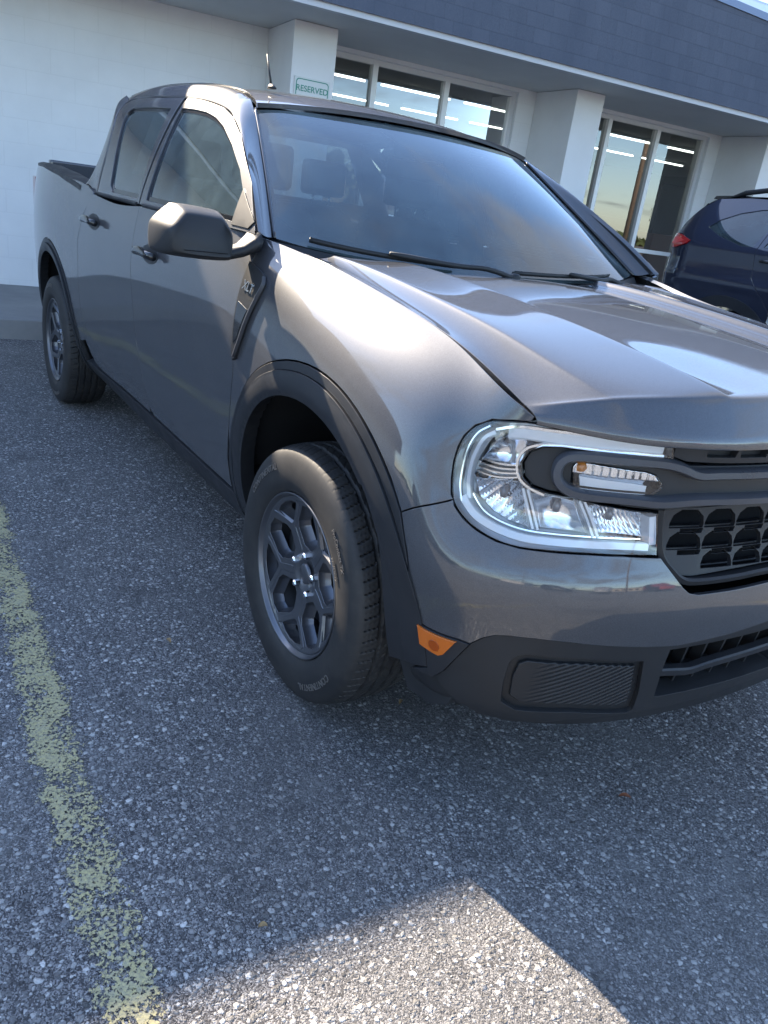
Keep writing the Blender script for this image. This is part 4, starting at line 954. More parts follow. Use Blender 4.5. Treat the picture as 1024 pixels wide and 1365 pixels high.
for sy in (-1, 1): MB().loft([[(x, sy*(y+d), z) for x, d in ((-1.63, 0), (-1.49, 0), (-1.49, -.05), (-1.63, -.05))] for y, z in ((.84, 1.1), (.80, 1.30), (.70, 1.48), (.62, 1.58))], smooth=False).build('pillar_trim', M['dash'], truck)

# ---- wheels ----
def tyre_mesh(name, parent):
    n, R0, hw = 360, .362, .1125
    prof = [(-.103, .232), (-.110, .240), (-.1165, .262), (-.1185, .285), (-.1175, .305), (-.1140, .325), (-.1085, .338), (-.1020, .3475)]
    tread = list(np.linspace(-.094, .094, 61)); V = []; rows_ = 0
    ys = [p[0] for p in prof]+tread+[-p[0] for p in prof[::-1]]
    th = np.linspace(0, 2*math.pi, n*2, endpoint=False); R = []
    for y, r in prof: R.append(np.full(len(th), r)+(.0009 if .268 < r < .300 else 0))
    for y in tread:
        base = R0-.010*(abs(y)/.094)**3.2
        d = np.zeros(len(th))
        for gy in (-.052, -.0175, .0175, .052):
            d = np.maximum(d, .0075*np.clip((.0052-abs(y-gy+.0012*np.sin(th*34)))/.0018, 0, 1))
        a = abs(y)
        if a > .0565:   # shoulder slots
            ph = (th*72/(2*math.pi)+a*9+(0 if y < 0 else .5)) % 1; d = np.maximum(d, .0055*np.clip((.055-np.abs(ph-.5))/.022, 0, 1)); ph2 = (th*72/(2*math.pi)+a*9+.5+(0 if y < 0 else .5)) % 1; d = np.maximum(d, .002*np.clip((.03-np.abs(ph2-.5))/.02, 0, 1))
        elif a > .0215:
            ph = (th*72/(2*math.pi)-y*38) % 1; d = np.maximum(d, .0035*np.clip((.045-np.abs(ph-.5))/.022, 0, 1))
        else:
            ph = (th*72/(2*math.pi)+y*30) % 1; d = np.maximum(d, .003*np.clip((.05-np.abs(ph-.5))/.025, 0, 1))
        R.append(base-d)
    for y, r in prof[::-1]: R.append(np.full(len(th), r))
    K = len(ys)
    for i, y in enumerate(ys):
        for t, r in zip(th, R[i]): V.append((r*math.cos(t), y, r*math.sin(t)))
    nn = len(th); F = [(i*nn+k, i*nn+(k+1)%nn, (i+1)*nn+(k+1)%nn, (i+1)*nn+k) for i in range(K-1) for k in range(nn)]
    o = obj(name, V, F, M['rubber'], parent); bm = bmesh.new(); bm.from_mesh(o.data); bmesh.ops.recalc_face_normals(bm, faces=bm.faces[:]); bm.to_mesh(o.data); bm.free()
    return sharp(o, 38)
def rim_face(parent):
    Rr = .219
    spokes = [-93+72*k for k in range(5)]
    def depth(x, z):     # local y of the face (outer side is negative y)
        r = np.hypot(x, z); base = -.070-.022*np.clip((r-.06)/.15, 0, 1)**1.5+.012*np.clip((.06-r)/.03, 0, 1)
        return base-.004*np.clip((r-.205)/.01, 0, 1)
    S_ = FSurf(lambda a, b: np.stack([a, depth(a, b), b], 1), 1.)
    if S_.normal(np.array([.1]), np.array([.1]))[0][1] > 0: S_.sign = -1.
    holes = []
    pol = lambda r, a: (r*math.cos(math.radians(a)), r*math.sin(math.radians(a)))
    for s in spokes:
        # wide window between two neighbouring spokes (hexagon) and the narrow one inside each fork
        c = s+36; holes.append([pol(.084, c-15), pol(.079, c), pol(.084, c+15), pol(.129, c+24.5), pol(.150, c+21.5), pol(.199, c+8.5), pol(.204, c), pol(.199, c-8.5), pol(.150, c-21.5), pol(.129, c-24.5)])
        holes.append([pol(.148, s-2.5), pol(.148, s+2.5), pol(.200, s+17.0), pol(.205, s+9), pol(.206, s), pol(.205, s-9), pol(.200, s-17.0)])
    outer = [(Rr*math.cos(t), Rr*math.sin(t)) for t in np.linspace(0, 2*math.pi, 96, endpoint=False)]
    face = panel('spoked_face', S_, outer, M['rim'], parent, step=.008, gap=0, hem=.030, lat=.013, rad=.002, holes=[smooth_poly(h, 1, True) for h in holes])
    # spoke relief: raised ribs along each spoke and fork arm
    for s in spokes:
        mb = MB()
        for (a0, r0, a1, r1, w0, w1) in ((s, .066, s, .146, .020, .016), (s, .134, s-22, .206, .0125, .014), (s, .134, s+22, .206, .0125, .014)):
            p0 = np.array(pol(r0, a0)); p1 = np.array(pol(r1, a1)); d = (p1-p0)/np.linalg.norm(p1-p0); nrm = np.array([-d[1], d[0]]); rings = []
            for t in np.linspace(0, 1, 6):
                p = p0+(p1-p0)*t; ww = w0+(w1-w0)*t; ring = []
                for k, h in ((-1, .006), (-.50, -.0012), (.50, -.0012), (1, .006)):
                    q = p+nrm*ww*k; ring.append((q[0], float(depth(np.array(q[0]), np.array(q[1])))+h, q[1]))
                rings.append(ring)
            mb.loft(rings, smooth=False)
        mb.build('spoke', M['rim'], face)
    return face
def make_wheel(c):
    w_ = bpy.data.objects.new('wheel', None); COL.objects.link(w_); w_.parent = truck; w_.location = (c[0]-.0, -.79, .360)
    t = tyre_mesh('tyre', w_)
    # sidewall lettering (raised, curved)
    def curved(body, size, r, a_mid, nm):
        V, F = text_mesh(body, size, .0009, 1.05); out = []
        for x, y, z in V:
            a = math.radians(a_mid)-x/r; rr = r+y; out.append((rr*math.cos(a), -.1192-.0008-z*.8+(max(0, rr-.300))*.14, rr*math.sin(a)))
        obj(nm, out, F, M['sky_letter'], t, smooth=False)
    curved('CONTINENTAL', .026, .302, 133, 'raised_lettering'); curved('ProContact TX', .017, .300, 38, 'raised_lettering'); curved('225/65R17', .013, .262, 30, 'raised_lettering'); curved('CONTINENTAL', .026, .302, -50, 'raised_lettering')
    rim = bpy.data.objects.new('rim', None); COL.objects.link(rim); rim.parent = w_
    MB().lathe([(.222, -.080), (.229, -.098), (.2315, -.106), (.2285, -.109), (.2255, -.106), (.2235, -.098), (.2185, -.094)], 96).build('rim_lip', M['rim'], rim)
    MB().lathe([(.221, -.092), (.212, -.070), (.208, -.01), (.205, .08), (.222, .105)], 72).build('barrel', M['rim'], rim)
    rim_face(rim)
    MB().lathe([(0, -.0745), (.024, -.0745), (.0285, -.072), (.030, -.066)], 32).build('centre_cap', M['rim'], rim)
    for k in range(5):
        a = math.radians(-93+36+72*k); cx, cz = .0572*math.cos(a), .0572*math.sin(a)
        MB().lathe([(0, -.084), (.006, -.084), (.0095, -.080), (.0105, -.060)], 6, 'y', (cx, 0, cz), smooth=False).build('lug_nut', M['chrome'], rim)
    MB().lathe([(.155, -.012), (.155, .012)], 64).build('brake_disc_edge', M['steel'], w_)
    MB().lathe([(.05, -.015), (.07, -.016), (.155, -.0155), (.155, -.010)], 64).build('brake_disc', M['steel'], w_)
    MB().lathe([(0, -.05), (.05, -.05), (.07, -.016)], 32).build('hub', M['black'], w_)
    MB().loft([[(math.cos(a)*r, y, math.sin(a)*r) for r, y in ((.105, -.045), (.170, -.040), (.172, .03), (.105, .03))] for a in np.radians(np.linspace(150, 205, 8))]).build('brake_caliper', M['black'], w_)
    MB().add([(.20*math.cos(t), .06, .20*math.sin(t)) for t in np.linspace(0, 6.283, 40, endpoint=False)], [tuple(range(40))]).build('wheel_back', M['dark'], w_)
    return w_
def copy_tree(o, parent=None):
    c = o.copy(); COL.objects.link(c); c.parent = parent
    for ch in list(o.children): copy_tree(ch, c)
    return c
w1 = make_wheel(WC)
w2 = copy_tree(w1, truck); w2.location.x = RW[0]; w2.rotation_euler = (0, .5, 0)
for x, a in ((WC[0], .9), (RW[0], 0.)):
    q = copy_tree(w1, truck); q.location = (x, .79, .36); q.rotation_euler = (0, a, math.pi)
# ================= the shop building =================
KY = .12                                        # the facade is turned a little against the truck
FA = math.atan(KY); ca, sa = math.cos(FA), math.sin(FA)
BX, BY = -6.35, 1.75                            # a point of the wall / window plane
def bp_(s, d, z):                               # s along the facade, d out towards the lot
    return (BX+s*sa+d*ca, BY+s*ca-d*sa, z)
class BB(MB):
    def bbox(s, s0, s1, d0, d1, z0, z1, bev=0.):
        k = len(s.V); s.box((s0, d0, z0), (s1, d1, z1), bev); s.V[k:] = [bp_(a, b, c) for a, b, c in s.V[k:]]; return s
    def bmesh(s, V, F): return s.add([bp_(*v) for v in V], F)
def stucco(name, col, blocks=False):
    m = mat(name, col, .85, spec=.25); v = coords(m); n = noise(m, v, 1.6, 6, .6); n2 = noise(m, v, 60, 4)
    c = mix(m, mapr(m, n.outputs[0], .35, .75, 0, .5), col, tuple(x*.80 for x in col)); h = n2.outputs[0]
    if blocks:
        t = N(m, 'ShaderNodeTexCoord'); sx = N(m, 'ShaderNodeSeparateXYZ'); Lk(m, t.outputs['Object'], sx.inputs[0]); cb = N(m, 'ShaderNodeCombineXYZ')
        Lk(m, sx.outputs[1], cb.inputs[0]); Lk(m, sx.outputs[2], cb.inputs[1]); b = N(m, 'ShaderNodeTexBrick'); Lk(m, cb.outputs[0], b.inputs[0])
        b.inputs['Scale'].default_value = 1; b.inputs['Brick Width'].default_value = .4; b.inputs['Row Height'].default_value = .2; b.inputs['Mortar Size'].default_value = .005; b.inputs['Mortar Smooth'].default_value = .6
        c = mix(m, mapr(m, b.outputs['Fac'], 0, 1, 0, .16), c, tuple(x*.7 for x in col))
        nb = bump(m, b.outputs['Fac'], .25, -.003); Lk(m, bump(m, h, .25, .002, nb), P(m).inputs['Normal'])
    else: Lk(m, bump(m, h, .25, .002), P(m).inputs['Normal'])
    Lk(m, c, P(m).inputs['Base Color']); return m
M['wall'] = stucco('white_painted_block', (.78, .79, .79), True)
M['stucco'] = stucco('white_stucco', (.76, .765, .76))
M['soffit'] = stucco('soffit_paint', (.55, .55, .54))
M['alu'] = mat('white_aluminium', (.62, .63, .64), .35, .2)
def shingles():
    m = mat('blue_grey_shingles', (.06, .075, .11), .85, spec=.3); v = coords(m)
    t = N(m, 'ShaderNodeTexCoord'); sx = N(m, 'ShaderNodeSeparateXYZ'); Lk(m, t.outputs['Object'], sx.inputs[0]); cb = N(m, 'ShaderNodeCombineXYZ')
    Lk(m, sx.outputs[1], cb.inputs[0]); Lk(m, sx.outputs[2], cb.inputs[1]); b = N(m, 'ShaderNodeTexBrick'); Lk(m, cb.outputs[0], b.inputs[0])
    for k, x in (('Scale', 1), ('Brick Width', .19), ('Row Height', .125), ('Mortar Size', .003)): b.inputs[k].default_value = x
    b.inputs['Color1'].default_value = (.072, .085, .116, 1); b.inputs['Color2'].default_value = (.088, .102, .137, 1); b.inputs['Mortar'].default_value = (.066, .078, .107, 1)
    n = noise(m, v, 70, 4, .7); n3 = noise(m, coords(m, (1, 1, .35)), 2.6, 5, .65)
    c = mix(m, mapr(m, n.outputs[0], .3, .7, 0, .5), b.outputs['Color'], (.13, .145, .175)); c = mix(m, mapr(m, n3.outputs[0], .35, .7, 0, .4), c, (.05, .062, .09))
    Lk(m, c, P(m).inputs['Base Color']); Lk(m, bump(m, b.outputs['Fac'], .6, -.006, bump(m, n.outputs[0], .4, .002)), P(m).inputs['Normal']); return m
M['shingle'] = shingles()
shop = thing('shop_building', 'low white shop with blue grey shingled mansard roof, square columns and tall windows', 'building', (0, 0, 0))
S0, S1, ZS = -22.0, 26.0, 2.74               # ends of the facade, soffit height
ZF = .15
# window bays (s0,s1)
bays = [(.34, 2.98), (3.62, 6.07), (6.75, 9.2), (9.9, 12.4)]
wall_segs = [(S0, .34)]+[(bays[i][1], bays[i+1][0]) for i in range(3)]+[(12.4, S1)]
for a, b_ in wall_segs: BB().bbox(a, b_, -.22, 0, 0, ZS+.3).build('wall', M['wall'], shop)
for a, b_ in bays:
    BB().bbox(a, b_, -.22, 0, 2.70, ZS+.3).build('lintel', M['stucco'], shop); BB().bbox(a, b_, -.20, .02, 0, ZF+.08).build('sill', M['stucco'], shop)
# columns
cols = [(0.0, .42), (3.22, 3.60), (6.28, 6.66), (9.45, 9.83), (12.6, 12.98)]
for i, (a, b_) in enumerate(cols): BB().bbox(a, b_, .0-.001 if False else .002, .76, 0, ZS-.003, .006).build('column', M['stucco'], shop)
# soffit, fascia drip edge, mansard, flat roof and back walls
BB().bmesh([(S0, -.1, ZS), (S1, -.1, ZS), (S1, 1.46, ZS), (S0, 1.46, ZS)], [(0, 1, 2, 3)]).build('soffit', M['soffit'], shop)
BB().bbox(S0, S1, 1.40, 1.475, ZS-.015, ZS+.035).build('drip_edge', mat('drip_white', (.50, .51, .53), .5), shop)
ZT = 3.60
def ztop(s): return 3.965-.036*(min(max(s, -6), 8)+2.65)     # the roof edge falls gently to the right
def top_pt(s): return (s, 1.475-.10*(ZT-ZS), ZT)
mz = BB(); ns = 48; V = []
for i in range(ns+1):
    s = S0+(S1-S0)*i/ns; V += [(s, 1.50, ZS+.03), (s, 1.375, ztop(s)), (s, 1.30, ztop(s)+.02), (s, .9, ztop(s)+.02)]
F = [(4*i+k, 4*(i+1)+k, 4*(i+1)+k+1, 4*i+k+1) for i in range(ns) for k in (0,)]
mz.bmesh(V, F).build('mansard_roof', M['shingle'], shop)
cpb = BB(); ss_ = [S0, -6]+[-6+14*k/10 for k in range(1, 11)]+[S1]; cpb.bmesh([p for s in ss_ for p in ((s, 1.22, ztop(s)-.03), (s, 1.395, ztop(s)-.03), (s, 1.395, ztop(s)+.035), (s, 1.22, ztop(s)+.035))], [(4*i+k, 4*i+(k+1)%4, 4*i+4+(k+1)%4, 4*i+4+k) for i in range(len(ss_)-1) for k in range(4)]+[(0, 1, 2, 3), tuple(4*(len(ss_)-1)+k for k in range(4))]).build('roof_coping', mat('coping_blue', (.16, .20, .29), .4, .3), shop)
BB().bbox(S0, S1, -14, 1.2, ZT-.35, ZT-.2).build('flat_roof', mat('roof_felt', (.2, .2, .2), .9), shop)
BB().bbox(S0, S1, -14.2, -14, 0, ZT).build('rear_wall', M['stucco'], shop)
for s in (S0, S1-.2): BB().bbox(s, s+.2, -14, -.23, 0, ZT-.4).build('end_wall', M['stucco'], shop)
# windows: frames, mullions, panes
for bi, (a, b_) in enumerate(bays):
    w_ = b_-a; fr = BB(); z0, z1 = ZF+.08, 2.70; d0, d1 = -.13, -.05
    fr.bbox(a, a+.05, d0, d1, z0, z1); fr.bbox(b_-.05, b_, d0, d1, z0, z1); fr.bbox(a+.05, b_-.05, d0, d1, z1-.05, z1); fr.bbox(a+.05, b_-.05, d0, d1, z0, z0+.06)
    win = fr.build('window', M['alu'], shop)
    ms = [a+.05+(w_-.1)*k for k in (.315, .66)]
    for x in ms: BB().bbox(x-.03, x+.03, d0-.005, d1+.012, z0+.06, z1-.05).build('mullion', M['alu'], win)
    xs = [a+.05]+ms+[b_-.05]
    for k in range(3):
        BB().bbox(xs[k]+(.03 if k else 0), xs[k+1]-(.03 if k < 2 else 0), d0+.005, d1+.004, 1.17, 1.22).build('transom', M['alu'], win)
        BB().bmesh([(xs[k]+.0, -.09, z0+.03), (xs[k+1]-.0, -.09, z0+.03), (xs[k+1]-.0, -.09, z1-.03), (xs[k]+.0, -.09, z1-.03)], [(0, 1, 2, 3)]).build('pane', M['shopglass'], win)
# interior
inn = mat('shop_interior', (.22, .22, .21), .8); BB().bbox(-.5, 14, -9.0, -8.9, 0, 3.2).build('back_partition', inn, shop)
BB().bbox(-.4, 14, -8.9, -.3, 3.0, 3.05).build('shop_ceiling', mat('ceiling_tile', (.35, .35, .34), .9), shop)
BB().bbox(-.4, 14, -8.9, -.24, .02, .14).build('shop_floor', mat('shop_floor', (.16, .15, .14), .4), shop)
tube = mat('fluorescent_tube', (1, 1, 1), .5, emit=(1, .93, .80), es=2.2)
for r, d in enumerate((-1.2, -3.4, -5.6)):
    for k in range(9):
        s = -.1+1.45*k; lt = BB().bbox(s, s+1.2, d-.05, d+.05, 2.955, 2.998).build('ceiling_light', M['alu'], shop); BB().bbox(s+.01, s+1.19, d-.02, d+.02, 2.93, 2.953).build('fluorescent_tube', tube, lt)
shelfm = [mat('display_a', (.10, .09, .08), .6), mat('display_b', (.22, .10, .06), .6), mat('display_c', (.07, .11, .14), .6)]
for k in range(5): BB().bbox(1.0+2.4*k, 2.6+2.4*k, -6.0, -5.3, .14, 1.5+.2*(k%2), .01).build('shop_counter', shelfm[k%3], shop)
# reserved sign on the first column: painted directly on it
def facade_text(body, s, d, z, size, m, parent, nm):
    V, F = text_mesh(body, size, .0006); obj(nm, [bp_(s+x, d+z_, z+y) for x, y, z_ in V], F, m, parent, smooth=False)
green = mat('sign_green', (.05, .26, .19), .5)
sg = thing('reserved_sign', 'small white sign reading RESERVED in green with a green border, on the first square column', 'sign', bp_(.21, .765, 2.10))
sb = BB(); sb.bbox(.035, .385, .763, .772, 2.04, 2.30, .002); sb = sb.build('sign_plate', mat('sign_white', (.62, .64, .62), .4), None)
def reparent(o, p): o.parent = p; o.matrix_parent_inverse = p.matrix_world.inverted(); o.matrix_parent_inverse = Matrix.Translation(-Vector(p.location))
reparent(sb, sg)
ring = BB()
def rr(hw, hh, r, n=5):
    out = []
    for cx, cz, a in ((hw-r, hh-r, 0), (-hw+r, hh-r, 90), (-hw+r, -hh+r, 180), (hw-r, -hh+r, 270)): out += [(cx+r*math.cos(math.radians(a+90*k/n)), cz+r*math.sin(math.radians(a+90*k/n))) for k in range(n+1)]
    return out
o1 = rr(.160, .115, .03); i1 = rr(.152, .107, .025); n_ = len(o1)
ring.bmesh([(.21+x, .7745, 2.17+z) for x, z in o1+i1], [(k, (k+1)%n_, n_+(k+1)%n_, n_+k) for k in range(n_)])
reparent(ring.build('sign_border', green, None), sg)
def ft(body, s, z, size):
    V, F = text_mesh(body, size, .0004); o = obj('sign_lettering', [bp_(s+x, .7745+z_, z+y) for x, y, z_ in V], F, green, None, smooth=False); reparent(o, sg)
ft('RESERVED', .21, 2.205, .070)
# rooftop unit beyond the coping
ac = thing('rooftop_duct', 'pale metal box duct standing on the shop roof behind the coping', 'duct', bp_(9, 0, ZT-.2))
for k in range(3): reparent(BB().bbox(5.05+k*1.6, 6.63+k*1.6, .0, .8, ZT-.2, ZT+.42, .03).build('duct_section', mat('galvanised', (.62, .64, .67), .4, .5) if k == 0 else bpy.data.materials['galvanised'], None), ac)
reparent(BB().bmesh([(4.6, .0, ZT-.2), (5.05, .0, ZT+.40), (5.05, .8, ZT+.40), (4.6, .8, ZT-.2)], [(0, 1, 2, 3)]).build('duct_end', bpy.data.materials['galvanised'], None), ac)
# kerb and walkway under the canopy
def conc():
    m = mat('concrete', (.24, .245, .25), .85); v = coords(m); n = noise(m, v, 2.5, 7, .65); n2 = noise(m, v, 150, 3)
    Lk(m, mix(m, mapr(m, n.outputs[0], .3, .75, 0, 1), (.20, .205, .21), (.29, .29, .285)), P(m).inputs['Base Color']); Lk(m, bump(m, n2.outputs[0], .3, .002), P(m).inputs['Normal']); return m
M['conc'] = conc()
tag(BB().bbox(S0, S1, -.1, 1.82, -.1, ZF, .012).build('walkway', M['conc'], None), kind='structure')
# ================= the lot =================
def asphalt():
    m = mat('asphalt', (.08, .08, .085), .85, spec=.35); v = coords(m)
    w_ = noise(m, v, 6, 2); 
    def vor(scale, feat='F1', rnd=1.):
        n = N(m, 'ShaderNodeTexVoronoi', feature=feat); n.inputs['Scale'].default_value = scale; n.inputs['Randomness'].default_value = rnd
        dm = mix(m, .012, v, noise(m, v, 90, 2).outputs['Color'], 'ADD'); Lk(m, dm, n.inputs[0]); return n
    v1 = vor(66); v2 = vor(135); v3 = vor(380)
    s1 = N(m, 'ShaderNodeSeparateColor'); Lk(m, v1.outputs['Color'], s1.inputs[0]); s2 = N(m, 'ShaderNodeSeparateColor'); Lk(m, v2.outputs['Color'], s2.inputs[0]); s3 = N(m, 'ShaderNodeSeparateColor'); Lk(m, v3.outputs['Color'], s3.inputs[0])
    big = noise(m, v, 1.1, 6, .6); mid = noise(m, v, 5, 5, .6)
    # fine matrix
    base = ramp(m, s3.outputs[0], [(0, (.030, .029, .031)), (.5, (.105, .102, .104)), (1, (.36, .35, .345))])
    st2 = ramp(m, s2.outputs[0], [(0, (.060, .060, .063)), (.5, (.235, .232, .23)), (1, (.62, .61, .59))])
    st1 = ramp(m, s1.outputs[0], [(0, (.10, .098, .096)), (.40, (.28, .275, .27)), (.8, (.52, .51, .49)), (1, (.74, .72, .69))])
    # which cells are exposed stones, and their outline
    def less(a, b):
        q = N(m, 'ShaderNodeMath', operation='LESS_THAN'); Lk(m, a, q.inputs[0]); q.inputs[1].default_value = b; return q.outputs[0]
    def mul(a, b):
        q = N(m, 'ShaderNodeMath', operation='MULTIPLY'); Lk(m, a, q.inputs[0]); Lk(m, b, q.inputs[1]); return q.outputs[0]
    m2 = mul(less(s2.outputs[1], .60), mapr(m, v2.outputs['Distance'], .40, .52, 1, 0)); m1 = mul(less(s1.outputs[1], .38), mapr(m, v1.outputs['Distance'], .38, .48, 1, 0))
    c = mix(m, m2, base, st2); c = mix(m, m1, c, st1)
    c = mix(m, mapr(m, big.outputs[0], .44, .70, 0, .38), c, (.25, .245, .235)); c = mix(m, mapr(m, mid.outputs[0], .54, .76, 0, .45), c, (.045, .045, .047))
    sp_ = noise(m, v, 2.6, 7, .72); c = mix(m, mapr(m, sp_.outputs[0], .56, .70, 0, .45), c, (.27, .265, .255)); ol = noise(m, v, .55, 3, .4); c = mix(m, mapr(m, ol.outputs[0], .55, .72, 0, .5), c, (.05, .05, .053))
    Lk(m, c, P(m).inputs['Base Color'])
    def add(a, b):
        q = N(m, 'ShaderNodeMath', operation='ADD'); Lk(m, a, q.inputs[0]); Lk(m, b, q.inputs[1]); return q.outputs[0]
    h = add(mul(m1, mapr(m, v1.outputs['Distance'], 0, .48, 1, .3)), mul(m2, mapr(m, v2.outputs['Distance'], 0, .5, .6, .2)))
    h = add(h, mapr(m, v3.outputs['Distance'], 0, .6, .22, 0))
    Lk(m, bump(m, h, 1.0, .0060), P(m).inputs['Normal']); Lk(m, mapr(m, m1, 0, 1, .9, .6), P(m).inputs['Roughness']); return m
M['asphalt'] = asphalt()
g = 1500.; gr = MB().add([(-g, -g, 0), (g, -g, 0), (g, g, 0), (-g, g, 0)], [(0, 1, 2, 3)]).build('parking_lot', M['asphalt']); tag(gr, kind='structure')
def linepaint():
    m = mat('worn_yellow_paint', (.42, .36, .10), .8); v = coords(m); n = noise(m, v, 11, 5, .6); n2 = noise(m, v, 1.7, 2); n3 = noise(m, v, 130, 4, .75)
    vo = N(m, 'ShaderNodeTexVoronoi'); vo.inputs['Scale'].default_value = 120; Lk(m, v, vo.inputs[0]); sc_ = N(m, 'ShaderNodeSeparateColor'); Lk(m, vo.outputs['Color'], sc_.inputs[0])
    c = mix(m, mapr(m, n3.outputs[0], .40, .62, 0, 1), (.30, .275, .17), (.60, .52, .24)); c = mix(m, mapr(m, sc_.outputs[1], 0, 1, 0, .45), c, (.42, .40, .30)); Lk(m, c, P(m).inputs['Base Color'])
    def add(a, b):
        q = N(m, 'ShaderNodeMath', operation='ADD'); Lk(m, a, q.inputs[0]); Lk(m, b, q.inputs[1]); return q.outputs[0]
    f = add(add(mapr(m, n.outputs[0], .3, .7, -.5, .5), mapr(m, n3.outputs[0], .3, .7, -.55, .55)), add(mapr(m, sc_.outputs[0], 0, 1, -.33, .33), mapr(m, n2.outputs[0], .3, .7, -.25, .25)))
    t = N(m, 'ShaderNodeTexCoord'); sx = N(m, 'ShaderNodeSeparateXYZ'); Lk(m, t.outputs['Object'], sx.inputs[0]); ab = N(m, 'ShaderNodeMath', operation='ABSOLUTE'); Lk(m, sx.outputs[1], ab.inputs[0])
    f = add(f, mapr(m, ab.outputs[0], .036, .084, .12, -.95)); f = add(f, mapr(m, sx.outputs[0], .1, .9, 0, -.28))
    Lk(m, mapr(m, f, -.05, .06, 0, .92), P(m).inputs['Alpha']); Lk(m, bump(m, n3.outputs[0], .6, .003), P(m).inputs['Normal']); return m
M['line'] = linepaint()
for i, (x, y, rz) in enumerate(((-.05, -1.515, -.030), (-.05, 1.32, -.030), (-.05, 4.05+1.6, -.03))):
    ln = MB().add([(-4.6, -.08, 0), (2.3, -.08, 0), (2.3, .08, 0), (-4.6, .08, 0)], [(0, 1, 2, 3)]).build('bay_line', M['line']); ln.location = (x, y, .004); ln.rotation_euler = (0, 0, rz)
    tag(ln, ['worn yellow bay line on the asphalt left of the pickup', 'worn yellow bay line on the asphalt right behind the pickup', 'worn yellow bay line beyond the navy car'][i], 'painted line', 'painted bay lines')
# fallen leaves and chips
lm = [mat('leaf_brown', (.20, .07, .03), .7), mat('leaf_tan', (.30, .20, .09), .7)]
def leaf(x, y, l, w_, a, m_, label):
    V = []; nL = 7
    for i in range(nL+1):
        t = i/nL; ww = w_*math.sin(math.pi*min(1, t*.92+.04))**.8; z = .006+.006*math.sin(t*3)
        V += [((t-.5)*l, -ww/2, z+.004), ((t-.5)*l, 0, z), ((t-.5)*l, ww/2, z+.005)]
    F = [(3*i+k, 3*i+3+k, 3*i+4+k, 3*i+1+k) for i in range(nL) for k in (0, 1)]
    o = obj('fallen_leaf', V, F, m_); o.location = (x, y, 0); o.rotation_euler = (0, 0, a); tag(o, label, 'leaf', 'fallen leaves on the asphalt')
leaf(.781, -.296, .030, .014, .9, lm[0], 'reddish brown dead leaf on the shaded asphalt in front of the bumper')
leaf(-.321, -1.124, .026, .013, .2, lm[1], 'small tan leaf scrap on the asphalt beside the front wheel')
leaf(.722, -1.279, .018, .011, 1.2, lm[1], 'small tan leaf scrap near the edge of the sunlit patch')
leaf(.219, -.62, .024, .010, 2.2, lm[1], 'pale leaf scrap on the asphalt under the front tyre edge')
# ================= navy car beyond =================
suv = thing('parked_suv', 'dark navy blue suv with red tail lamp and black roof rail, parked beyond the pickup', 'suv', (0, 0, 0))
# side surface in (x, z): y = -(half width), own axes: x forward, rear bumper at x=0, side plane y=-.93
def suvside(x, z):
    y = .925-.05*np.clip((z-.95)/.18, 0, 1)**2*0
    low = .93-.10*np.clip((.55-z)/.35, 0, 1)**2
    sh = -.018*np.clip((z-1.05)/.12, 0, 1)
    up = -.28*np.clip((z-1.28)/.46, 0, 2)**1.35
    rear = -.13*np.clip((.34-x)/.34, 0, 1)**2.2-.04*np.clip((.10-x)/.10, 0, 1)
    fr = -.30*np.clip((x-4.15)/.55, 0, 1)**2.2
    return low+sh+up+rear+fr+.010*np.exp(-((z-1.02)/.05)**2)-.018*np.exp(-((z-.78)/.10)**2)
SS = FSurf(lambda x, z: np.stack([x, -suvside(x, z), z], 1), 1.)
if SS.normal(np.array([2.]), np.array([.8]))[0][1] > 0: SS.sign = -1.
RA = (.82, .40); FAx = (3.65, .40)
def sp(name, pts, m, parent=suv, **k):
    kw = dict(step=.025, gap=.002, hem=.02); kw.update(k); return panel(name, SS, pts, m, parent, **kw)
QG = [(.40, 1.45), (.47, 1.515), (.62, 1.585), (.78, 1.625), (.95, 1.640), (1.06, 1.642), (.93, 1.42), (.90, 1.335), (.80, 1.33), (.56, 1.385)]
RG = [(1.00, 1.34), (1.03, 1.42), (1.15, 1.645), (1.6, 1.65), (2.02, 1.64), (2.06, 1.30), (1.5, 1.32)]
FG = [(2.14, 1.30), (2.12, 1.64), (2.5, 1.61), (2.85, 1.52), (3.15, 1.38), (3.25, 1.27)]
LAMP = [(.0, 1.235), (-.01, 1.30), (.01, 1.355), (.07, 1.375), (.17, 1.365), (.30, 1.325), (.27, 1.29), (.14, 1.245)]
quarter = [(.05, .62), (.0, .95), (.0, 1.235), (.14, 1.245), (.27, 1.29), (.30, 1.325), (.17, 1.365), (.07, 1.375), (.11, 1.47), (.20, 1.60), (.32, 1.69), (.6, 1.715), (1.15, 1.72), (1.13, 1.70), (.97, 1.44), (.945, 1.30), (.98, 1.10), (1.22, .86)]+circ_arc(*RA, .515, 42, 152, 20)+[(.28, .60)]
sp('quarter_panel', quarter, M['navy'], holes=[QG])
def opening(name, out, hole, wheel=None): return sp(name, out, M['navy'], holes=[hole])
rd = opening('rear_door', [(1.15, 1.72), (1.13, 1.70), (.97, 1.44), (.945, 1.30), (.98, 1.10), (1.22, .86), (1.34, .62), (1.37, .42), (2.10, .42), (2.11, 1.715)], RG)
fd = opening('front_door', [(2.11, .42), (3.02, .42), (3.12, .7), (3.30, 1.0), (3.30, 1.25), (3.05, 1.48), (2.7, 1.63), (2.11, 1.715)], FG)
for q, p_ in ((QG, suv), (RG, rd), (FG, fd)): sp('side_window', q, M['tint'], p_, off=-.006, gap=0, hem=.002); sp('window_backing', q, mat('suv_int', (.01, .01, .012), .8) if 'suv_int' not in bpy.data.materials else bpy.data.materials['suv_int'], p_, off=-.12, gap=.03, hem=.001)
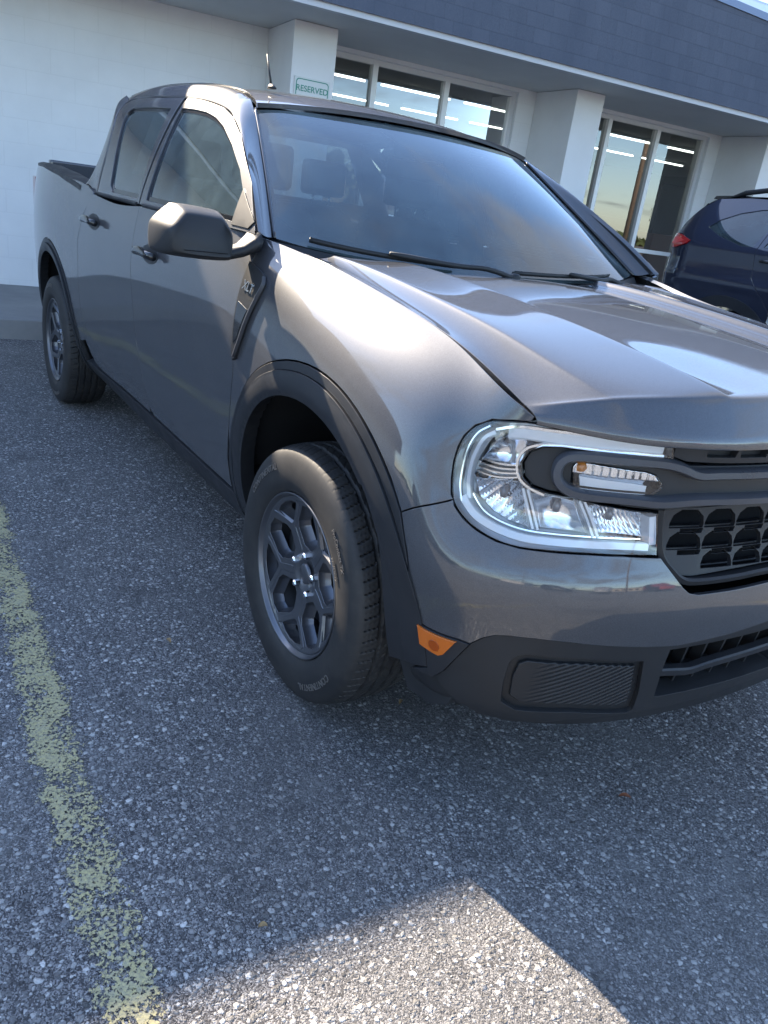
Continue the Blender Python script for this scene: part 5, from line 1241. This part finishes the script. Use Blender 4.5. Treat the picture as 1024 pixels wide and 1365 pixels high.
sp('front_wing', [(3.30, 1.22), (3.30, 1.0), (3.12, .7), (3.12, .5)]+circ_arc(*FAx, .515, 165, 10, 20)+[(4.60, .45), (4.66, .70), (4.62, .98), (4.0, 1.10)], M['navy'])
for c, nm in ((RA, 0), (FAx, 0)): sp('arch_cladding', circ_arc(*c, .435, -8, 188, 30)+circ_arc(*c, .53, 188, -8, 30), M['trim'], off=.012, hem=.05)
sp('sill_cladding', [(1.37, .44), (3.10, .44), (3.08, .24), (1.39, .24)], M['trim'], off=.01)
lamp = sp('tail_lamp', LAMP, mat('red_lens', (.42, .012, .015), .1, coat=1), step=.012, off=.012, hem=.05, rad=.006)
sp('inner_lens', [(.03, 1.27), (.04, 1.335), (.15, 1.34), (.25, 1.315), (.13, 1.275)], mat('red_inner', (.65, .05, .05), .2), lamp, step=.02, off=.0135, hem=.002)
# body shell across: roof, tailgate, bonnet from cross-sections
prof = [(.05, .45), (.02, .62), (.0, .95), (.0, 1.22), (.05, 1.36), (.11, 1.47), (.20, 1.60), (.32, 1.69), (.6, 1.725), (1.1, 1.735), (1.7, 1.74), (2.3, 1.72), (2.7, 1.645), (3.05, 1.49), (3.30, 1.27), (4.0, 1.12), (4.62, 1.0), (4.70, .80), (4.68, .45)]
rings = []
for x, z in smooth_poly(prof, 4):
    yy = float(suvside(np.array(x), np.array(min(z, 1.71))))-.004; cr = .030 if z > 1.6 else 0
    bx = -.12*(1 if x < .6 else (-.0 if x < 2.5 else -1))
    rings.append([(x+bx*(1-(1-abs(t))**0*(1-abs(t)**2))*0+bx*(1-t*t)*(.0 if .6 <= x <= 2.5 else 1), yy*t, z+cr*(1-t*t)) for t in np.linspace(-1, 1, 21)])
sh = MB().loft(rings, closed=False, caps=False).build('body_shell', M['navy'], suv)
MB().loft([[(x, -.60*t, z) for t in np.linspace(-1, 1, 9)] for x, z in ((.12, 1.38), (.20, 1.50), (.29, 1.62))], closed=False, caps=False).build('rear_window', M['gloss'], suv).location = (-.135, 0, .03)
# spoiler, roof rails, handle, bumper
MB().loft([[(x, y, z) for x, z in ((.50, 1.735), (.22, 1.715), (.20, 1.69), (.34, 1.675))] for y in np.linspace(-.60, .60, 9)], smooth=False).build('spoiler', M['gloss'], suv)
for s_ in (-1, 1):
    r_ = MB(); r_.tube([(.40, s_*.60, 1.71), (.50, s_*.60, 1.755), (.70, s_*.61, 1.785), (1.8, s_*.61, 1.80), (2.3, s_*.60, 1.775), (2.45, s_*.60, 1.72)], .021, 8).build('roof_rail', M['black'], suv)
for (x, z, p_) in ((1.12, 1.235, rd), (2.28, 1.20, fd)):
    y0 = -float(suvside(np.array(x), np.array(z))); MB().loft([[(x+.11-.22*t, y0-.008-.035*math.sin(math.pi*t)**.5+.010*math.cos(a), z+.013*math.sin(a)) for a in np.linspace(0, 6.283, 10, endpoint=False)] for t in np.linspace(0, 1, 11)]).build('door_handle', M['gloss'], p_)
MB().loft([[(x, y, z) for x, z in ((.10, .34), (.0, .40), (-.03, .62), (.12, .66))]+[(.3, y, .34)] for y in np.linspace(-.80, .80, 9)], smooth=False).build('rear_bumper', M['trim'], suv)
MB().box((-.0, -.3, .2), (4.6, .3, .5)).build('underbody', M['dark'], suv); MB().box((.3, -.60, .25), (4.4, .6, .62)).build('floor_pan', M['dark'], suv)
for (x, z) in (RA, FAx):
    rr_ = MB(); rr_.add([(x+.42*math.cos(t), -.62, z+.42*math.sin(t)) for t in np.linspace(0, 6.283, 32, endpoint=False)], [tuple(range(32))]); rr_.build('wheel_well_liner', M['dark'], suv)
    for s_ in (-1, 1):
        q = bpy.data.objects.new('wheel', None); COL.objects.link(q); q.parent = suv; q.location = (x, s_*.80, .37); q.rotation_euler = (0, 0, 0 if s_ < 0 else math.pi)
        MB().lathe([(.23, -.09), (.25, -.115), (.30, -.118), (.34, -.10), (.365, -.08), (.37, 0), (.365, .08), (.34, .1), (.23, .1)], 48).build('tyre', M['rubber'], q)
        rm = MB().lathe([(.225, -.07), (.235, -.10), (.228, -.095), (.215, -.06), (.21, .08)], 48).build('rim', M['rim'], q)
        for k in range(7):
            a = 2*math.pi*k/7; d = np.array([math.cos(a), 0, math.sin(a)]); nn = np.array([-math.sin(a), 0, math.cos(a)])
            MB().loft([[d*r-nn*w__+np.array([0, y, 0]), d*r+nn*w__+np.array([0, y, 0]), d*r+nn*w__*.6+np.array([0, y-.02, 0]), d*r-nn*w__*.6+np.array([0, y-.02, 0])] for r, w__, y in ((.02, .03, -.05), (.12, .018, -.055), (.222, .024, -.075))], smooth=False).build('spoke', M['rim'], rm)
        MB().add([(.21*math.cos(t), -.02, .21*math.sin(t)) for t in np.linspace(0, 6.283, 32, endpoint=False)], [tuple(range(32))]).build('brake_disc', M['dark'], q)
def suv_mirror(): pass
suv.location = (-3.47, 5.58, 0); suv.scale = (1.05, 1.05, 1.05)

# ================= the far side of the lot (seen in the reflections) =================
def simple_copy(o, loc, rz, label, paintcol=None):
    c = copy_tree(o); c.location = loc; c.rotation_euler = (0, 0, rz); c['label'] = label; c['group'] = 'cars parked across the lot'
    if paintcol:
        def rec(a):
            for ch in a.children:
                if ch.type == 'MESH' and any(mm and mm.name == 'navy_paint' for mm in ch.data.materials):
                    ch.data = ch.data.copy(); ch.data.materials[0] = paintcol
                rec(ch)
        rec(c)
    return c
pw = car_paint('white_paint', (.75, .75, .74), .05, .1); P(pw).inputs['Metallic'].default_value = 0
ps = car_paint('silver_paint', (.42, .43, .45), .2, .1); pr_ = car_paint('red_paint', (.30, .02, .02), .2, .1)
simple_copy(suv, (16.5, -9.5, 0), math.pi*.5, 'white suv parked sideways across the lot', pw)
simple_copy(suv, (19.0, -1.0, 0), math.pi, 'silver suv parked across the lot facing the shop', ps)
simple_copy(suv, (19.2, 5.0, 0), math.pi, 'red suv parked across the lot facing the shop', pr_)
simple_copy(suv, (-1.5, -13.0, 0), 0.0, 'silver suv parked far to the left of the pickup', ps)
wood = mat('pole_wood', (.16, .12, .09), .85); wire = mat('wire', (.02, .02, .02), .6)
def pole(x, y, h, label):
    p = thing('utility_pole', label, 'utility pole', (x, y, 0), 0, 'utility poles across the road')
    MB().tube([(0, 0, 0), (0, 0, h*.5), (0.05, 0, h)], [.17, .15, .11], 12).build('pole', wood, p); MB().box((-.06, -1.3, h-1.0), (.06, 1.3, h-.88)).build('crossarm', wood, p)
    for k in (-1.2, -.6, .6, 1.2): MB().lathe([(0, 0), (.05, 0), (.04, .1), (0, .12)], 10, 'z', (0, k, h-.88)).build('insulator', M['gloss'], p)
poles = [(26, -22, 10.5), (25, 3, 10.5), (24, 28, 10.5)]
for i, (x, y, h) in enumerate(poles): pole(x, y, h, ['tall wooden utility pole left across the road', 'tall wooden utility pole in the middle across the road', 'tall wooden utility pole right across the road'][i])
for k, (dz, dy) in enumerate(((.0, .0), (.05, .3), (-1.0, 0), (-1.6, 0))):
    pts = []
    for i in range(2):
        a, b_ = poles[i], poles[i+1]
        for t in np.linspace(0, 1, 12): pts.append((a[0]+(b_[0]-a[0])*t+(.3 if k == 1 else 0), a[1]+(b_[1]-a[1])*t, 9.75+dz-1.0*4*t*(1-t)*.5))
    tag(MB().tube(pts, .022, 5).build('power_line', wire), ['uppermost black power line strung between the poles', 'second black power line strung between the poles', 'third black power line strung between the poles', 'lowest thick black power line strung between the poles'][k], 'power line', 'power lines')
def far_wood():
    r = np.random.default_rng(9); mb = MB()
    for k in range(5200):
        a = r.uniform(-2.2, 2.2); R0 = r.uniform(170, 200); x, y = R0*math.cos(a), R0*math.sin(a); h = (5+3*math.sin(a*7)+2*math.sin(a*23+1))*r.uniform(.1, 1)**.6
        u_, v_ = r.normal(size=(2, 3))*np.array([1.1, 1.1, .8]); p = np.array([x, y, max(.5, h)]); mb.add([p-u_, p+v_, p+u_, p-v_], [(0, 1, 2, 3)])
    o = mb.build('distant_woodland', lf_m, None, fix=False); tag(o, 'dark green strip of distant woodland along the horizon', 'woodland', None, 'stuff')
# buildings and trees across the road
def leafmat():
    m = mat('foliage', (.05, .08, .03), .8); v = coords(m); n = noise(m, v, 3, 3); Lk(m, mix(m, n.outputs[0], (.035, .06, .02), (.09, .12, .045)), P(m).inputs['Base Color']); return m
lf_m = leafmat(); far_wood()
def tree(x, y, h, label, seed):
    r = np.random.default_rng(seed); t = thing('broadleaf_tree', label, 'tree', (x, y, 0), 0, 'trees across the road')
    MB().tube([(0, 0, 0), (.05, .1, h*.3), (.2, 0, h*.6)], [.28, .2, .1], 10).build('trunk', wood, t)
    mb = MB(); nC = 16
    for c in range(nC):
        d = r.normal(size=3); d /= np.linalg.norm(d); cc = np.array([0, 0, h*.62])+d*np.array([h*.28, h*.28, h*.26])*r.uniform(.3, 1)
        for q in range(90):
            p = cc+r.normal(size=3)*h*.07; a, b_ = r.normal(size=(2, 3))*.16; mb.add([p-a, p+b_, p+a, p-b_], [(0, 1, 2, 3)])
    mb.build('crown', lf_m, t, fix=False)
for i, (x, y, h) in enumerate(((110, -95, 9), (125, -62, 11), (118, -30, 8), (130, 4, 10), (122, 36, 9), (128, 66, 12), (115, 100, 9))):
    tree(x, y, h, ['%s tree across the road'%k for k in ('leftmost short bushy', 'tall bushy second from left', 'low rounded third from left', 'bushy middle', 'bushy third from right', 'tallest bushy second from right', 'rightmost short bushy')][i], i)
ob = thing('roadside_building', 'low tan building with dark windows across the road', 'building', (95, 18, 0))
bm_ = mat('tan_wall', (.40, .34, .27), .85)
MB().box((0, -14, 0), (10, 14, 4.2)).build('wall', bm_, ob); MB().box((-.4, -14.4, 4.2), (10.4, 14.4, 4.6)).build('roof', M['shingle'], ob)
for k in range(6): MB().box((-.03, -12+4.3*k, 1.0), (.02, -9.6+4.3*k, 2.8)).build('window', M['gloss'], ob)
ob2 = thing('roadside_warehouse', 'long pale grey warehouse across the road on the left', 'building', (80, -85, 0)); MB().box((0, -15, 0), (14, 20, 6)).build('wall', mat('pale_wall', (.5, .5, .5), .8), ob2); MB().box((-.3, -15.3, 6), (14.3, 20.3, 6.4)).build('roof', M['shingle'], ob2)
